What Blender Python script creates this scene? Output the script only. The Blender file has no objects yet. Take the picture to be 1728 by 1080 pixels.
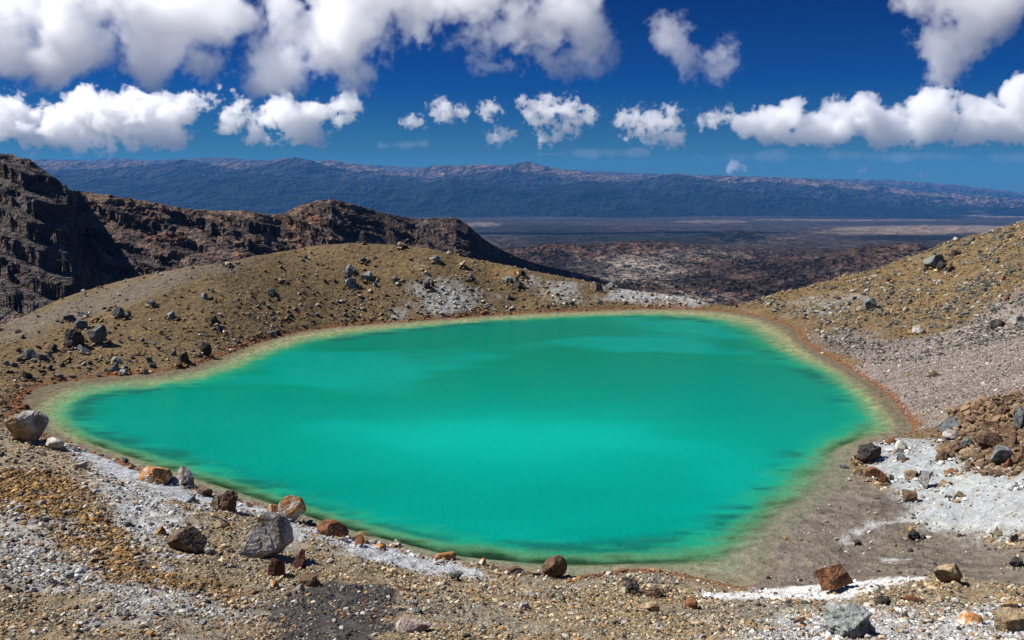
import bpy, math, random
import numpy as np
from mathutils import Vector

# ------------------------------------------------------------------ camera, sky, sun
C = bpy.context.scene.collection
sc = bpy.context.scene
W = bpy.data.worlds.new("World"); sc.world = W; W.use_nodes = True
PITCH = math.radians(9.11); F = 1496.0; H = 20.0
cam = bpy.data.objects.new('camera', bpy.data.cameras.new('camera')); C.objects.link(cam); sc.camera = cam
cam.data.sensor_width = 36; cam.data.lens = F / 1728 * 36
cam.data.clip_start = .1; cam.data.clip_end = 400000
cam.location = (0, 0, H); cam.rotation_euler = (math.pi / 2 - PITCH, 0, 0)
SUNV = Vector((-0.70, 0.13, 0.83)).normalized()
sun = bpy.data.objects.new('sun', bpy.data.lights.new('sun', 'SUN')); C.objects.link(sun)
sun.data.energy = 5.0; sun.data.angle = math.radians(.5); sun.data.color = (1, .955, .88)
sun.rotation_euler = SUNV.to_track_quat('Z', 'Y').to_euler()
sc.view_settings.view_transform = 'Standard'; sc.view_settings.look = 'None'
sc.view_settings.exposure = 0.8; sc.view_settings.gamma = 1; sc.view_settings.use_curve_mapping = False
sc.cycles.volume_bounces = 16; sc.cycles.max_bounces = 16; sc.cycles.transparent_max_bounces = 12
sc.cycles.use_denoising = True
nt = W.node_tree; N = nt.nodes; L = nt.links
bg = N['Background']
sky = N.new('ShaderNodeTexSky'); sky.sky_type = 'NISHITA'; sky.sun_disc = False
sky.sun_elevation = math.asin(SUNV.z); sky.sun_rotation = math.atan2(SUNV.x, SUNV.y)
sky.altitude = 1700; sky.air_density = 1.0; sky.dust_density = 0.2; sky.ozone_density = 2.5
tc = N.new('ShaderNodeTexCoord'); sep = N.new('ShaderNodeSeparateXYZ'); L.new(tc.outputs['Generated'], sep.inputs[0])
mx = N.new('ShaderNodeMath'); mx.operation = 'MAXIMUM'; mx.inputs[1].default_value = .004; L.new(sep.outputs[2], mx.inputs[0])
cmb = N.new('ShaderNodeCombineXYZ'); L.new(sep.outputs[0], cmb.inputs[0]); L.new(sep.outputs[1], cmb.inputs[1]); L.new(mx.outputs[0], cmb.inputs[2])
L.new(cmb.outputs[0], sky.inputs[0])
rmp = N.new('ShaderNodeValToRGB'); hf = N.new('ShaderNodeMath'); hf.operation = 'MULTIPLY_ADD'; hf.inputs[1].default_value = .8; hf.inputs[2].default_value = .2; L.new(sep.outputs[2], hf.inputs[0]); L.new(hf.outputs[0], rmp.inputs[0])
cr = rmp.color_ramp; cr.elements[0].position = 0.2; cr.elements[0].color = (.040, .125, .165, 1)
cr.elements[1].position = .376; cr.elements[1].color = (.0, .028, .125, 1)
e = cr.elements.new(.28); e.color = (.001, .060, .20, 1)
e = cr.elements.new(.68); e.color = (.25, .38, .6, 1)
e = cr.elements.new(.12); e.color = (.10, .09, .08, 1)
mul = N.new('ShaderNodeMix'); mul.data_type = 'RGBA'; mul.blend_type = 'MULTIPLY'; mul.inputs[0].default_value = 1
L.new(sky.outputs[0], mul.inputs[6]); L.new(rmp.outputs[0], mul.inputs[7])
L.new(mul.outputs[2], bg.inputs[0]); bg.inputs[1].default_value = .12

random.seed(7); rng = np.random.default_rng(7)

# ------------------------------------------------------------------ helpers
def tag(o, label=None, cat=None, group=None, kind=None):
    if label: o['label'] = label
    if cat: o['category'] = cat
    if group: o['group'] = group
    if kind: o['kind'] = kind
    return o

def pdir(u, v):
    u = np.asarray(u, float); v = np.asarray(v, float)
    xn = (u - 864) / F; yn = (540 - v) / F
    return xn, math.cos(PITCH) + yn * math.sin(PITCH), -math.sin(PITCH) + yn * math.cos(PITCH)
def at_z(u, v, z):
    dx, dy, dz = pdir(u, v); t = (z - H) / dz
    return dx * t, dy * t
def at_y(u, v, y):
    dx, dy, dz = pdir(u, v); t = y / dy
    return dx * t, H + dz * t

def _h(ix, iy, s):
    h = (ix.astype(np.int64) * 374761393 + iy.astype(np.int64) * 668265263 + s * 1442695041) & 0xffffffff
    h = ((h ^ (h >> 13)) * 1274126177) & 0xffffffff
    return ((h ^ (h >> 16)) & 0xffff).astype(np.float32) / 65535.0
def vnoise(x, y, s=0):
    x = np.asarray(x, float); y = np.asarray(y, float)
    ix = np.floor(x); iy = np.floor(y); fx = x - ix; fy = y - iy
    ux = fx * fx * fx * (fx * (fx * 6 - 15) + 10); uy = fy * fy * fy * (fy * (fy * 6 - 15) + 10)
    def g(i, j):
        a = _h(ix + i, iy + j, s) * 6.2831853
        return np.cos(a) * (fx - i) + np.sin(a) * (fy - j)
    a = g(0, 0) * (1 - ux) + g(1, 0) * ux; b = g(0, 1) * (1 - ux) + g(1, 1) * ux
    return (a * (1 - uy) + b * uy) * 1.5
def fbm(x, y, o=5, s=0, g=.5, lac=2.03):
    r = 0; a = 1.0; t = 0
    for k in range(o):
        r = r + a * vnoise(x, y, s + k * 17); t += a; a *= g; x = x * lac + 3.1; y = y * lac + 1.7
    return r / t
def ridged(x, y, o=5, s=0, g=.5):
    r = 0; a = 1.0; t = 0; w = 1
    for k in range(o):
        n = 1 - np.abs(vnoise(x, y, s + k * 17)) * 1.6
        n = np.clip(n, 0, 1) ** 2 * w; w = np.clip(n * 1.6, 0, 1)
        r = r + a * n; t += a; a *= g; x = x * 2.07 + 5.2; y = y * 2.07 + 1.3
    return r / t
def sstep(a, b, x):
    t = np.clip((x - a) / (b - a), 0, 1); return t * t * (3 - 2 * t)

def grid_mesh(name, X, Y, Z, col, mat, attrs=None, keep=None):
    nr, nc = X.shape
    V = np.stack([X, Y, Z], -1).reshape(-1, 3).astype(np.float32)
    idx = np.arange(nr * nc).reshape(nr, nc)
    Q = np.stack([idx[:-1, :-1], idx[:-1, 1:], idx[1:, 1:], idx[1:, :-1]], -1).reshape(-1, 4)
    if keep is not None:
        k = keep.reshape(-1); Q = Q[k[Q].any(1)]
        used = np.unique(Q); rm = np.full(len(V), -1); rm[used] = np.arange(len(used)); V = V[used]; Q = rm[Q]
        col = None if col is None else col.reshape(-1, 3)[used]
        attrs = {a: b.reshape(-1)[used] for a, b in (attrs or {}).items()}
    me = bpy.data.meshes.new(name)
    me.vertices.add(len(V)); me.vertices.foreach_set('co', V.reshape(-1))
    me.loops.add(len(Q) * 4); me.loops.foreach_set('vertex_index', Q.reshape(-1).astype(np.int32))
    me.polygons.add(len(Q)); me.polygons.foreach_set('loop_start', np.arange(0, len(Q) * 4, 4, dtype=np.int32))
    me.update(calc_edges=True)
    me.polygons.foreach_set('use_smooth', np.ones(len(Q), bool))
    if col is not None: set_col(me, col.reshape(-1, 3))
    for a, b in (attrs or {}).items():
        at = me.attributes.new(a, 'FLOAT', 'POINT'); at.data.foreach_set('value', b.reshape(-1).astype(np.float32))
    me.materials.append(mat)
    o = bpy.data.objects.new(name, me); C.objects.link(o); return o
def set_col(me, c):
    at = me.attributes.new('tint', 'FLOAT_COLOR', 'POINT')
    c4 = np.ones((len(c), 4), np.float32); c4[:, :3] = np.clip(c, 0, 1); at.data.foreach_set('color', c4.reshape(-1))
def mix(c, w, b):
    w = np.clip(w, 0, 1)[..., None]; return c * (1 - w) + np.array(b) * w

def seg_dist(px, py, poly, closed=True):
    poly = np.asarray(poly, float); n = len(poly)
    d = np.full(px.shape, 1e9); ins = np.zeros(px.shape, bool)
    for i in range(n if closed else n - 1):
        ax, ay = poly[i]; bx, by = poly[(i + 1) % n]
        ex, ey = bx - ax, by - ay; l = ex * ex + ey * ey + 1e-12
        t = np.clip(((px - ax) * ex + (py - ay) * ey) / l, 0, 1)
        d = np.minimum(d, (px - ax - t * ex) ** 2 + (py - ay - t * ey) ** 2)
        if closed:
            c = ((ay > py) != (by > py)) & (px < (bx - ax) * (py - ay) / (by - ay + 1e-12) + ax); ins ^= c
    d = np.sqrt(d)
    return np.where(ins, -d, d) if closed else d

class Mat:
    def __init__(s, name):
        s.m = bpy.data.materials.new(name); s.m.use_nodes = True; s.t = s.m.node_tree; s.N = s.t.nodes; s.L = s.t.links
        s.p = s.N['Principled BSDF']; s.out = s.N['Material Output']
    def n(s, t, **k):
        o = s.N.new(t)
        for a, b in k.items(): setattr(o, a, b)
        return o
    def put(s, sock, x):
        if isinstance(x, bpy.types.NodeSocket): s.L.new(x, sock)
        elif x is not None: sock.default_value = x
    def math(s, op, a, b=None, c=None):
        o = s.n('ShaderNodeMath', operation=op)
        for i, x in enumerate((a, b, c)): s.put(o.inputs[i], x)
        return o.outputs[0]
    def attr(s, name, t='GEOMETRY'):
        return s.n('ShaderNodeAttribute', attribute_name=name, attribute_type=t)
    def noise(s, scale, detail=5, rough=.55, vec=None, out=0):
        o = s.n('ShaderNodeTexNoise'); o.inputs['Scale'].default_value = scale; o.inputs['Detail'].default_value = detail
        o.inputs['Roughness'].default_value = rough
        if vec is not None: s.L.new(vec, o.inputs['Vector'])
        return o.outputs[out]
    def vor(s, scale, vec=None, out='Distance'):
        o = s.n('ShaderNodeTexVoronoi'); o.inputs['Scale'].default_value = scale
        if vec is not None: s.L.new(vec, o.inputs['Vector'])
        return o.outputs[out]
    def mixc(s, f, a, b, mode='MIX'):
        o = s.n('ShaderNodeMix', data_type='RGBA', blend_type=mode); s.put(o.inputs[0], f)
        for i, x in ((6, a), (7, b)):
            if isinstance(x, tuple) and len(x) == 3: x = (*x, 1)
            s.put(o.inputs[i], x)
        return o.outputs[2]
    def ramp(s, f, stops):
        o = s.n('ShaderNodeValToRGB'); s.L.new(f, o.inputs[0]); r = o.color_ramp
        while len(r.elements) < len(stops): r.elements.new(.5)
        for e, (p, c) in zip(r.elements, stops):
            e.position = p; e.color = (c, c, c, 1) if isinstance(c, (int, float)) else (*c, 1)
        return o.outputs[0]
    def bump(s, h, strength, dist):
        o = s.n('ShaderNodeBump'); o.inputs['Strength'].default_value = strength; o.inputs['Distance'].default_value = dist
        s.L.new(h, o.inputs['Height']); s.L.new(o.outputs[0], s.p.inputs['Normal'])

def ground_mat(name, scales, amp, bd, rough=.95):
    """tint attribute times several scales of real mottling, with grain bump"""
    m = Mat(name); pos = m.n('ShaderNodeNewGeometry').outputs['Position']
    c = m.attr('tint').outputs['Color']; h = None
    for k, sc_ in enumerate(scales):
        nz = m.noise(sc_, 4, .6, pos)
        f = m.ramp(nz, [(.25, 1 - amp), (.5, 1.0), (.75, min(1 + amp * 1.3, 1.9))])
        c = m.mixc(1.0, c, f, 'MULTIPLY')
        w = m.math('MULTIPLY', nz, 1.0 / sc_)
        h = w if h is None else m.math('ADD', h, w)
    m.L.new(c, m.p.inputs['Base Color']); m.p.inputs['Roughness'].default_value = rough
    m.p.inputs['Specular IOR Level'].default_value = .12
    m.bump(h, 1.0, bd)
    return m.m

# ------------------------------------------------------------------ lake outline (world, water level 0)
SH = [(33,692),(36,674),(52,662),(75,650),(130,641),(200,634),(280,627),(330,617),(370,603),(410,588),(450,574),(500,562),(560,552),
 (650,545),(740,539),(830,532),(920,527),(1000,524),(1080,521),(1150,521),(1220,525),(1280,532),(1325,546),(1350,564),(1357,580),
 (1400,604),(1440,626),(1480,652),(1512,680),(1524,700),(1548,727),(1500,739),(1462,748),(1442,764),(1432,785),(1440,800),(1420,822),(1390,850),
 (1350,880),(1320,910),(1300,945),(1290,975),(1262,991),(1235,988),(1200,979),(1150,968),(1110,962),(1060,959),(1010,968),(958,973),(920,968),(881,961),
 (830,954),(766,946),(708,938),(678,924),(640,914),(594,905),(544,891),(519,881),(461,855),(405,844),(370,832),(330,820),(290,805),
 (240,790),(207,779),(178,768),(142,756),(112,747),(80,733),(60,722),(42,708)]
IN = [(132,698),(142,674),(260,657),(340,648),(400,630),(450,606),(520,580),(600,568),(700,556),(800,546),(900,540),(1000,536),(1100,534),
 (1180,540),(1240,556),(1270,575),(1310,600),(1360,622),(1400,650),(1436,684),(1448,706),(1430,725),(1380,745),(1350,765),(1325,790),(1285,828),
 (1240,868),(1190,900),(1140,920),(1050,926),(950,925),(850,921),(760,911),(680,893),(600,872),(530,852),(460,828),(400,808),(340,788),
 (280,767),(200,745),(142,722)]
def chaikin(p, n=2):
    for _ in range(n):
        q = []
        for i in range(len(p)):
            a, b = p[i], p[(i + 1) % len(p)]
            q += [(.75*a[0]+.25*b[0], .75*a[1]+.25*b[1]), (.25*a[0]+.75*b[0], .25*a[1]+.75*b[1])]
        p = q
    return p
shore = chaikin([tuple(map(float, at_z(u, v, 0))) for u, v in SH], 1)
inner = chaikin([tuple(map(float, at_z(u, v, 0))) for u, v in IN], 1)

# ------------------------------------------------------------------ macro terrain : thin plate spline through surveyed points
CREST = [(-150,600,2.0),(0,548,2.9),(50,528,3.6),(100,506,4.5),(200,473,6.3),(300,453,7.7),(380,445,8.1),(450,430,8.6),(520,417,9.2),(600,411,9.6),
 (680,413,9.3),(760,428,7.9),(850,447,6.0),(950,467,4.2),(1040,486,2.4),(1120,496,1.65),(1200,512,.9),(1240,517,.55),(1280,505,1.1),
 (1330,490,2.1),(1400,472,3.5),(1500,447,5.8),(1600,410,9.4),(1728,373,13.0),(1900,325,18.0)]
PTS = [(1300,525,.5),(1400,520,1.2),(1400,550,.8),(1500,560,1.4),(1500,500,3.2),(1600,560,2.2),(1600,480,5.2),(1728,480,7.3),(1728,430,9.9),
 (1728,560,4.0),(1600,640,1.5),(1728,640,2.8),(1500,620,.7),(1440,590,.5),(1560,700,.8),(1640,690,2.2),(1728,690,3.5),(1728,780,3.0),(1640,760,2.0),
 (1560,745,.9),(1500,748,.35),(1600,800,1.4),(1700,830,2.2),(1728,880,2.0),(1540,830,.6),(1455,800,.2),(1480,860,.3),(1400,900,.2),
 (1560,870,.6),(1650,920,.9),(1728,930,1.4),(1350,950,.15),(1400,973,.2),(1500,950,.4),(1600,955,.7),
 (1400,990,1.5),(1480,985,1.8),(1550,972,1.8),(1650,983,2.0),(1728,990,2.2),(1300,1002,.9),
 (1000,1020,2.6),(1000,1080,5.2),(1300,1040,3.0),(1500,1040,3.4),(1728,1040,3.8),(1300,1080,5.0),(1728,1080,5.5),(1500,1080,5.2),
 (780,1080,5.6),(500,1080,6.0),(250,1080,6.4),(0,1080,6.8),(-250,1080,7.2),(700,980,1.9),(850,1000,2.2),(500,945,2.6),(500,1010,4.2),
 (300,900,2.9),(300,980,4.5),(100,850,3.5),(100,950,5.0),(0,725,.9),(0,780,2.4),(0,900,4.5),(0,980,5.7),
 (-150,700,1.4),(-200,850,4.2),(0,640,.9),(0,600,1.6),(-10,672,.35),(1900,560,6.5),(1900,700,5.5),(1900,900,4.5),(1900,1080,6.5),(-200,620,1.8),
 (600,480,4.4),(400,530,2.8),(200,560,2.6),(900,495,2.2),(760,480,4.0),(600,920,.9),(400,870,1.1),(200,810,1.6)]
P3 = []
for u, v, z in CREST + PTS:
    x, y = at_z(u, v, z); P3.append((float(x), float(y), z))
for i in range(0, len(shore), 3): P3.append((shore[i][0], shore[i][1], .02))
cyc = np.mean([p[1] for p in shore]); 
for (u, v) in [(700,700),(300,690),(1100,600),(1300,700),(900,850),(1200,850),(600,600)]:
    x, y = at_z(u, v, -1.0); P3.append((float(x), float(y), -1.0))
for x in (-45, -20, 0, 20, 45):
    P3.append((x, 0, 18.3)); P3.append((x, -20, 27)); P3.append((x, 13, 11.6))
crest_xy = np.array([at_z(u, v, z) for u, v, z in CREST], float)
crest_z = np.array([c[2] for c in CREST])
for (x, y), z in zip(crest_xy, crest_z):
    k = (y + 30) / y; P3.append((x * k, y * k, z + 2.5))
P3 = np.array(P3)
def tps_fit(P, reg=.02):
    n = len(P); S = 50.0; X = P[:, :2] / S
    r2 = ((X[:, None] - X[None]) ** 2).sum(-1); K = .5 * r2 * np.log(r2 + 1e-12) + np.eye(n) * reg * .01
    A = np.zeros((n + 3, n + 3)); A[:n, :n] = K; A[:n, n] = 1; A[:n, n+1:] = X; A[n, :n] = 1; A[n+1:, :n] = X.T
    w = np.linalg.solve(A, np.concatenate([P[:, 2], [0, 0, 0]])); return X, w, S
TX, TW, TS = tps_fit(P3)
def tps(x, y):
    sh = x.shape; x = x.ravel() / TS; y = y.ravel() / TS; out = np.empty(len(x))
    for i in range(0, len(x), 20000):
        a = x[i:i+20000]; b = y[i:i+20000]
        r2 = (a[:, None] - TX[:, 0]) ** 2 + (b[:, None] - TX[:, 1]) ** 2
        out[i:i+20000] = (.5 * r2 * np.log(r2 + 1e-12)) @ TW[:-3] + TW[-3] + TW[-2] * a + TW[-1] * b
    return out.reshape(sh)
ca = crest_xy[:, 0] / crest_xy[:, 1]
def crest_of(a): return np.interp(a, ca, crest_xy[:, 1]), np.interp(a, ca, crest_z)
def macro(x, y):
    """height without fine relief; also returns signed distances to the shore and to the inner colour edge"""
    z = tps(x, y)
    a = x / np.maximum(y, 1.0); yc, zc = crest_of(a)
    fall = zc + .30 - .55 * (y - yc)
    k = .8; t = np.clip(.5 + .5 * (fall - z) / k, 0, 1)
    zz = fall * (1 - t) + z * t - k * t * (1 - t)
    z = np.where(y > 60, zz + np.where(y < yc + 2, .10, 0), z)
    ds = seg_dist(x, y, shore); di = seg_dist(x, y, inner)
    near = np.maximum(z, .03 + .10 * np.clip(ds, 0, 2.0)); near = np.where(y > yc + 1, z, near)
    land = np.where(ds < 8, near, z)
    land = np.where((ds < 1.2) & (y < yc + 1), land * sstep(-.1, 1.2, ds) + .02, land)
    s = np.where(di > 0, -ds / (np.abs(ds) + di + 1e-6), 1 + np.abs(di) * .15)
    bed = -(.02 + .9 * np.clip(s, 0, 1) ** 1.5 + 1.2 * np.clip(s - 1, 0, 2))
    return np.where(ds < 0, bed, land), ds, di, s

# lookup table for placing things
GX = np.linspace(-115, 115, 701); GY = np.linspace(12, 180, 513)
MX, MY = np.meshgrid(GX, GY); MZ, MDS, _, MS = macro(MX, MY)
def zat(x, y, MZ=MZ):
    fx = np.clip((np.asarray(x) - GX[0]) / (GX[1] - GX[0]), 0, len(GX) - 1.001); fy = np.clip((np.asarray(y) - GY[0]) / (GY[1] - GY[0]), 0, len(GY) - 1.001)
    i = fx.astype(int); j = fy.astype(int); a = fx - i; b = fy - j
    return (MZ[j, i]*(1-a)+MZ[j, i+1]*a)*(1-b) + (MZ[j+1, i]*(1-a)+MZ[j+1, i+1]*a)*b
def hit(u, v):
    dx, dy, dz = pdir(float(u), float(v)); t = np.arange(15, 175, .1); x = dx*t; y = dy*t; z = H + dz*t
    g = np.maximum(zat(x, y), 0) if True else 0
    k = np.nonzero(z < g)[0]
    if len(k) == 0:
        k = [int(np.argmin(z - g))]
    k = k[0]; return float(x[k]), float(y[k]), float(zat(x[k], y[k]))
def gpoly(pix): return [hit(u, v)[:2] for u, v in pix]
def soft(x, y, poly, w, amp=0.0, sc_=.3, seed=5):
    P = np.array(poly); mg = w + amp * 1.2 + .1; out = np.zeros(x.shape)
    k = (x > P[:, 0].min() - mg) & (x < P[:, 0].max() + mg) & (y > P[:, 1].min() - mg) & (y < P[:, 1].max() + mg)
    if not k.any(): return out
    xs, ys = x[k], y[k]; d = seg_dist(xs, ys, poly)
    if amp: d = d + amp * fbm(xs * sc_, ys * sc_, 5, seed, .62)
    out[k] = sstep(w, -w, d); return out

# surface zones, named by what they are
Z_white_front = gpoly([(95,745),(150,752),(240,795),(330,828),(420,846),(500,880),(560,905),(650,918),(700,935),(760,948),(830,968),(800,975),(740,968),(640,952),(560,925),(520,900),(490,920),(430,930),(470,870),(390,862),(310,850),(240,822),(170,790)])
Z_white_left = gpoly([(150,770),(230,815),(300,850),(330,880),(255,900),(300,950),(280,962),(232,920),(200,870),(165,830)])
Z_white_low = gpoly([(-80,855),(60,870),(120,905),(90,930),(200,985),(330,1010),(380,1030),(250,1050),(120,1000),(20,985),(-80,990)])
Z_white_right = gpoly([(1452,752),(1500,742),(1560,742),(1590,765),(1640,790),(1700,800),(1850,800),(1850,905),(1720,890),(1640,905),(1560,890),(1530,862),(1545,845),(1500,830),(1490,800),(1470,790)])
Z_white_lip = gpoly([(1180,1003),(1280,996),(1400,984),(1470,978),(1560,972),(1575,976),(1500,992),(1420,1012),(1300,1012),(1200,1012)])
Z_white_br = gpoly([(1330,1040),(1450,1020),(1560,1040),(1650,1020),(1850,1000),(1850,1078),(1600,1090),(1300,1100),(1250,1080)])
Z_gold_left = gpoly([(-100,790),(60,790),(110,800),(160,830),(195,880),(235,930),(290,965),(420,995),(400,1020),(260,1000),(130,950),(50,880),(-80,865)])
Z_sand_left = gpoly([(-100,715),(30,725),(120,765),(190,820),(160,830),(100,795),(-80,790)])
Z_scoria = gpoly([(455,1025),(500,1000),(560,985),(650,990),(670,1010),(660,1050),(640,1085),(470,1085)])
Z_dome_white = gpoly([(722,465),(740,475),(800,492),(812,510),(805,530),(760,534),(735,534),(718,505),(716,490)])
Z_dome_white2 = gpoly([(880,470),(930,474),(975,480),(990,500),(955,505),(915,495),(890,482)])
Z_dome_white3 = gpoly([(1025,488),(1080,488),(1160,500),(1200,510),(1190,516),(1100,512),(1030,502)])
Z_dome_white4 = gpoly([(660,520),(690,512),(700,532),(665,538)])
Z_slope_white = gpoly([(1340,515),(1390,500),(1440,500),(1430,520),(1380,532),(1345,530)])
Z_gravel_r = gpoly([(1360,562),(1430,560),(1520,568),(1600,560),(1660,520),(1760,460),(1900,440),(1900,680),(1690,668),(1640,700),(1590,720),(1550,728),(1520,695),(1440,625)])
Z_moss = gpoly([(1225,517),(1340,485),(1500,445),(1620,402),(1800,350),(1850,440),(1700,500),(1620,540),(1500,570),(1400,545),(1300,525)])
Z_mud = gpoly([(1440,805),(1480,820),(1540,845),(1530,870),(1560,890),(1640,905),(1720,925),(1850,935),(1850,975),(1600,972),(1400,990),(1300,1000),(1262,990),(1300,900)])
Z_mound_r = gpoly([(1590,700),(1640,680),(1700,665),(1850,650),(1850,800),(1700,800),(1640,790),(1600,760)])
Z_orange_dome = gpoly([(830,452),(870,455),(900,475),(870,470),(835,460)])
Z_path = gpoly([(-50,560),(60,528),(200,480),(320,452),(420,440),(380,462),(240,505),(120,540),(20,575)])
R1 = gpoly([(1425,930),(1435,905),(1470,895),(1540,880),(1545,872),(1470,885),(1428,898)])
R2 = gpoly([(1478,950),(1490,938),(1530,945),(1500,955)])
R3 = gpoly([(1530,880),(1545,860),(1600,862),(1650,885),(1580,888)])

mt_ground = ground_mat('crater_soil', [1.3, 9.0, 42.0], .30, .55)

def relief(x, y, z, ds):
    fr = sstep(70, 50, y); r = (.16 + .10 * fr) * fbm(x * .22, y * .22, 4, 3) + (.07 + .06 * fr) * fbm(x * 1.1, y * 1.1, 4, 9, .6) + .05 * fr * (ridged(x * .8, y * .8, 4, 12) - .4)
    r = r + .35 * (ridged(x * .07 + .3 * fbm(x * .05, y * .05, 2, 8), y * .035, 4, 14) - .4) * sstep(75, 95, y)
    return r + .45 * sstep(30, 45, x) * sstep(95, 115, y) * fbm(x * .25, y * .12, 4, 16, .6)
def near_colour(x, y, z, ds, s, yc):
    n1 = fbm(x * .15, y * .15, 5, 21, .6); n2 = fbm(x * .9, y * .9, 5, 31, .65); n3 = fbm(x * 4, y * 4, 3, 41, .6)
    c = np.ones(x.shape + (3,)) * np.array((.165, .112, .056))                  # ochre brown ash of the dome
    c = mix(c, sstep(-.1, .5, n1) * .8, (.225, .155, .070))
    c = mix(c, sstep(.0, .5, n2) * .5, (.115, .085, .050))
    c = mix(c, soft(x, y, Z_path, 2.5, 3, .2) * .7, (.165, .145, .115))
    front = sstep(66, 50, y + x * .1)
    c = mix(c, front * .9, (.270, .210, .130)); c = mix(c, front * sstep(-.1, .4, n1), (.220, .195, .150))
    c = mix(c, front * sstep(.0, .5, n2) * .6, (.32, .235, .125))
    c = mix(c, soft(x, y, Z_gold_left, .9, 1.5, .4) * .92, (.260, .155, .052))
    c = mix(c, soft(x, y, Z_sand_left, .7, 1.2, .4) * .8, (.33, .26, .175))
    ms = soft(x, y, Z_moss, 2.5, 7, .12)
    c = mix(c, ms * .92, (.205, .140, .066))
    c = mix(c, ms * sstep(-.05, .35, fbm(x * .35, y * .5, 5, 33, .65)) * .85, (.125, .082, .045)); c = mix(c, ms * sstep(.15, .45, n1) * .6, (.17, .13, .10))
    c = mix(c, soft(x, y, Z_gravel_r, 1.5, 6, .15, 8) * .95, (.260, .215, .190))
    c = mix(c, soft(x, y, Z_gravel_r, 1.5, 6, .15, 8) * sstep(.0, .6, fbm(x*.06+y*.03, y*.15, 5, 71, .6)) * .8, (.125, .098, .080))
    c = mix(c, sstep(102, 112, y + 6 * n1) * soft(x, y, Z_gravel_r, 1.5, 6, .15, 8) * .6, (.150, .115, .085))
    c = mix(c, soft(x, y, Z_mound_r, .8, 2.5, .4) * .9, (.205, .140, .075))
    c = mix(c, soft(x, y, Z_scoria, .35, 1.2, .7), (.072, .064, .060))
    c = mix(c, soft(x, y, Z_orange_dome, 1.2, 3, .3) * .7, (.38, .21, .06))
    mud = soft(x, y, Z_mud, .5, 1.2, .5)
    c = mix(c, mud, (.190, .158, .125))
    st = fbm((x * .6 + y * .5) * .9, (y - x) * .12, 5, 55, .6)
    c = mix(c, mud * sstep(-.05, .35, st) * .75, (.105, .087, .070)); c = mix(c, mud * sstep(.1, .5, -st) * .7, (.225, .195, .165))
    for q in (R1, R2, R3): c = mix(c, soft(x, y, q, .25, .8, .8) * .75, (.46, .45, .43))
    W = (.45, .465, .48); nq = fbm(x * 2.6, y * 2.6, 4, 47, .65)
    for q, w, a, sc_, k in ((Z_white_front, .7, 2.6, .6, .93), (Z_white_left, .7, 2.2, .6, .85), (Z_white_low, 1.2, 3.5, .5, .62), (Z_white_right, .7, 1.8, .6, .93),
                            (Z_white_br, 1.4, 3.4, .5, .75), (Z_dome_white, 2.5, 7, .3, .95), (Z_dome_white2, 2.5, 7, .3, .85),
                            (Z_dome_white3, 1.2, 3, .3, .85), (Z_dome_white4, 1.5, 5, .4, .6), (Z_slope_white, 3.0, 8, .3, .6)):
        dome = sstep(70, 85, y); Wq = W; m = soft(x, y, q, w, a, sc_, 13) * k; hold = .25 if q in (Z_white_front, Z_white_right, Z_dome_white3) else 1.0; m = m * (1 - .8 * hold * sstep(.0, .45, n2)) * (1 - .5 * hold * sstep(.1, .5, nq)) ; c = mix(c, m * (1 - .25 * dome), (.40, .425, .43) if q in (Z_white_right,) or q in (Z_dome_white, Z_dome_white2, Z_dome_white4, Z_slope_white) else W)
        c = mix(c, m * sstep(.0, .5, n1) * .35, (.52, .49, .33))
    m = soft(x, y, Z_white_lip, .35, .9, .8, 13); c = mix(c, m, (.66, .65, .62))
    # rust line where waves wet the bank
    rust = sstep(.9, .1, ds + .5 * n2) * (ds > -.05) * (1 - .8 * sstep(60, 48, y) * (x < 0)) * (1 - mud * .9) * (1 - sstep(10, 14, x) * sstep(70, 66, y) * sstep(44, 46, y)) * (1 - soft(x, y, Z_white_right, .4, .3, .6))
    c = mix(c, rust * .9, (.200, .085, .035)); 
    # lake floor
    bed = ds < 0; sh = s + .20 * n2 + .12 * fbm(x * 3, y * 3, 4, 48, .65)
    b = np.ones_like(c) * np.array((.175, .120, .080))
    stk = fbm(x * .8, y * 2.2, 5, 58, .62)
    b = mix(b, sstep(3, 9, x) * sstep(60, 48, y) * sstep(.34, .14, s + .1 * stk) * sstep(18, 14, x), (.24, .085, .03))
    muddy = sstep(30, 38, x - .0 * y) * sstep(68, 50, y)
    narrow = sstep(85, 110, y) * sstep(42, 30, x); b = mix(b, sstep(.16, .50, sh + .12 * stk + .2 * narrow) * .95, (.36, .33, .17)); b = mix(b, sstep(.40, .75, sh), (.34, .44, .20))
    b = mix(b, sstep(-.05, .3, stk) * .45, (.17, .16, .10)); 
    b = mix(b, sstep(.9, 1.2, sh), (.05, .35, .22)); b = mix(b, sstep(.5, .1, s) * sstep(.0, .3, n2) * .6, (.10, .09, .06))
    sb = sstep(75, 55, y); b = mix(b, sb * sstep(.95, .4, sh) * .65, (.27, .27, .19)); b = mix(b, sstep(10, 15, x) * sb * sstep(.95, .45, sh) * .85, (.185, .160, .120))
    c = np.where(bed[..., None], b, c)
    c = c * (1 + .22 * n3[..., None]) * .70
    return c

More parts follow.
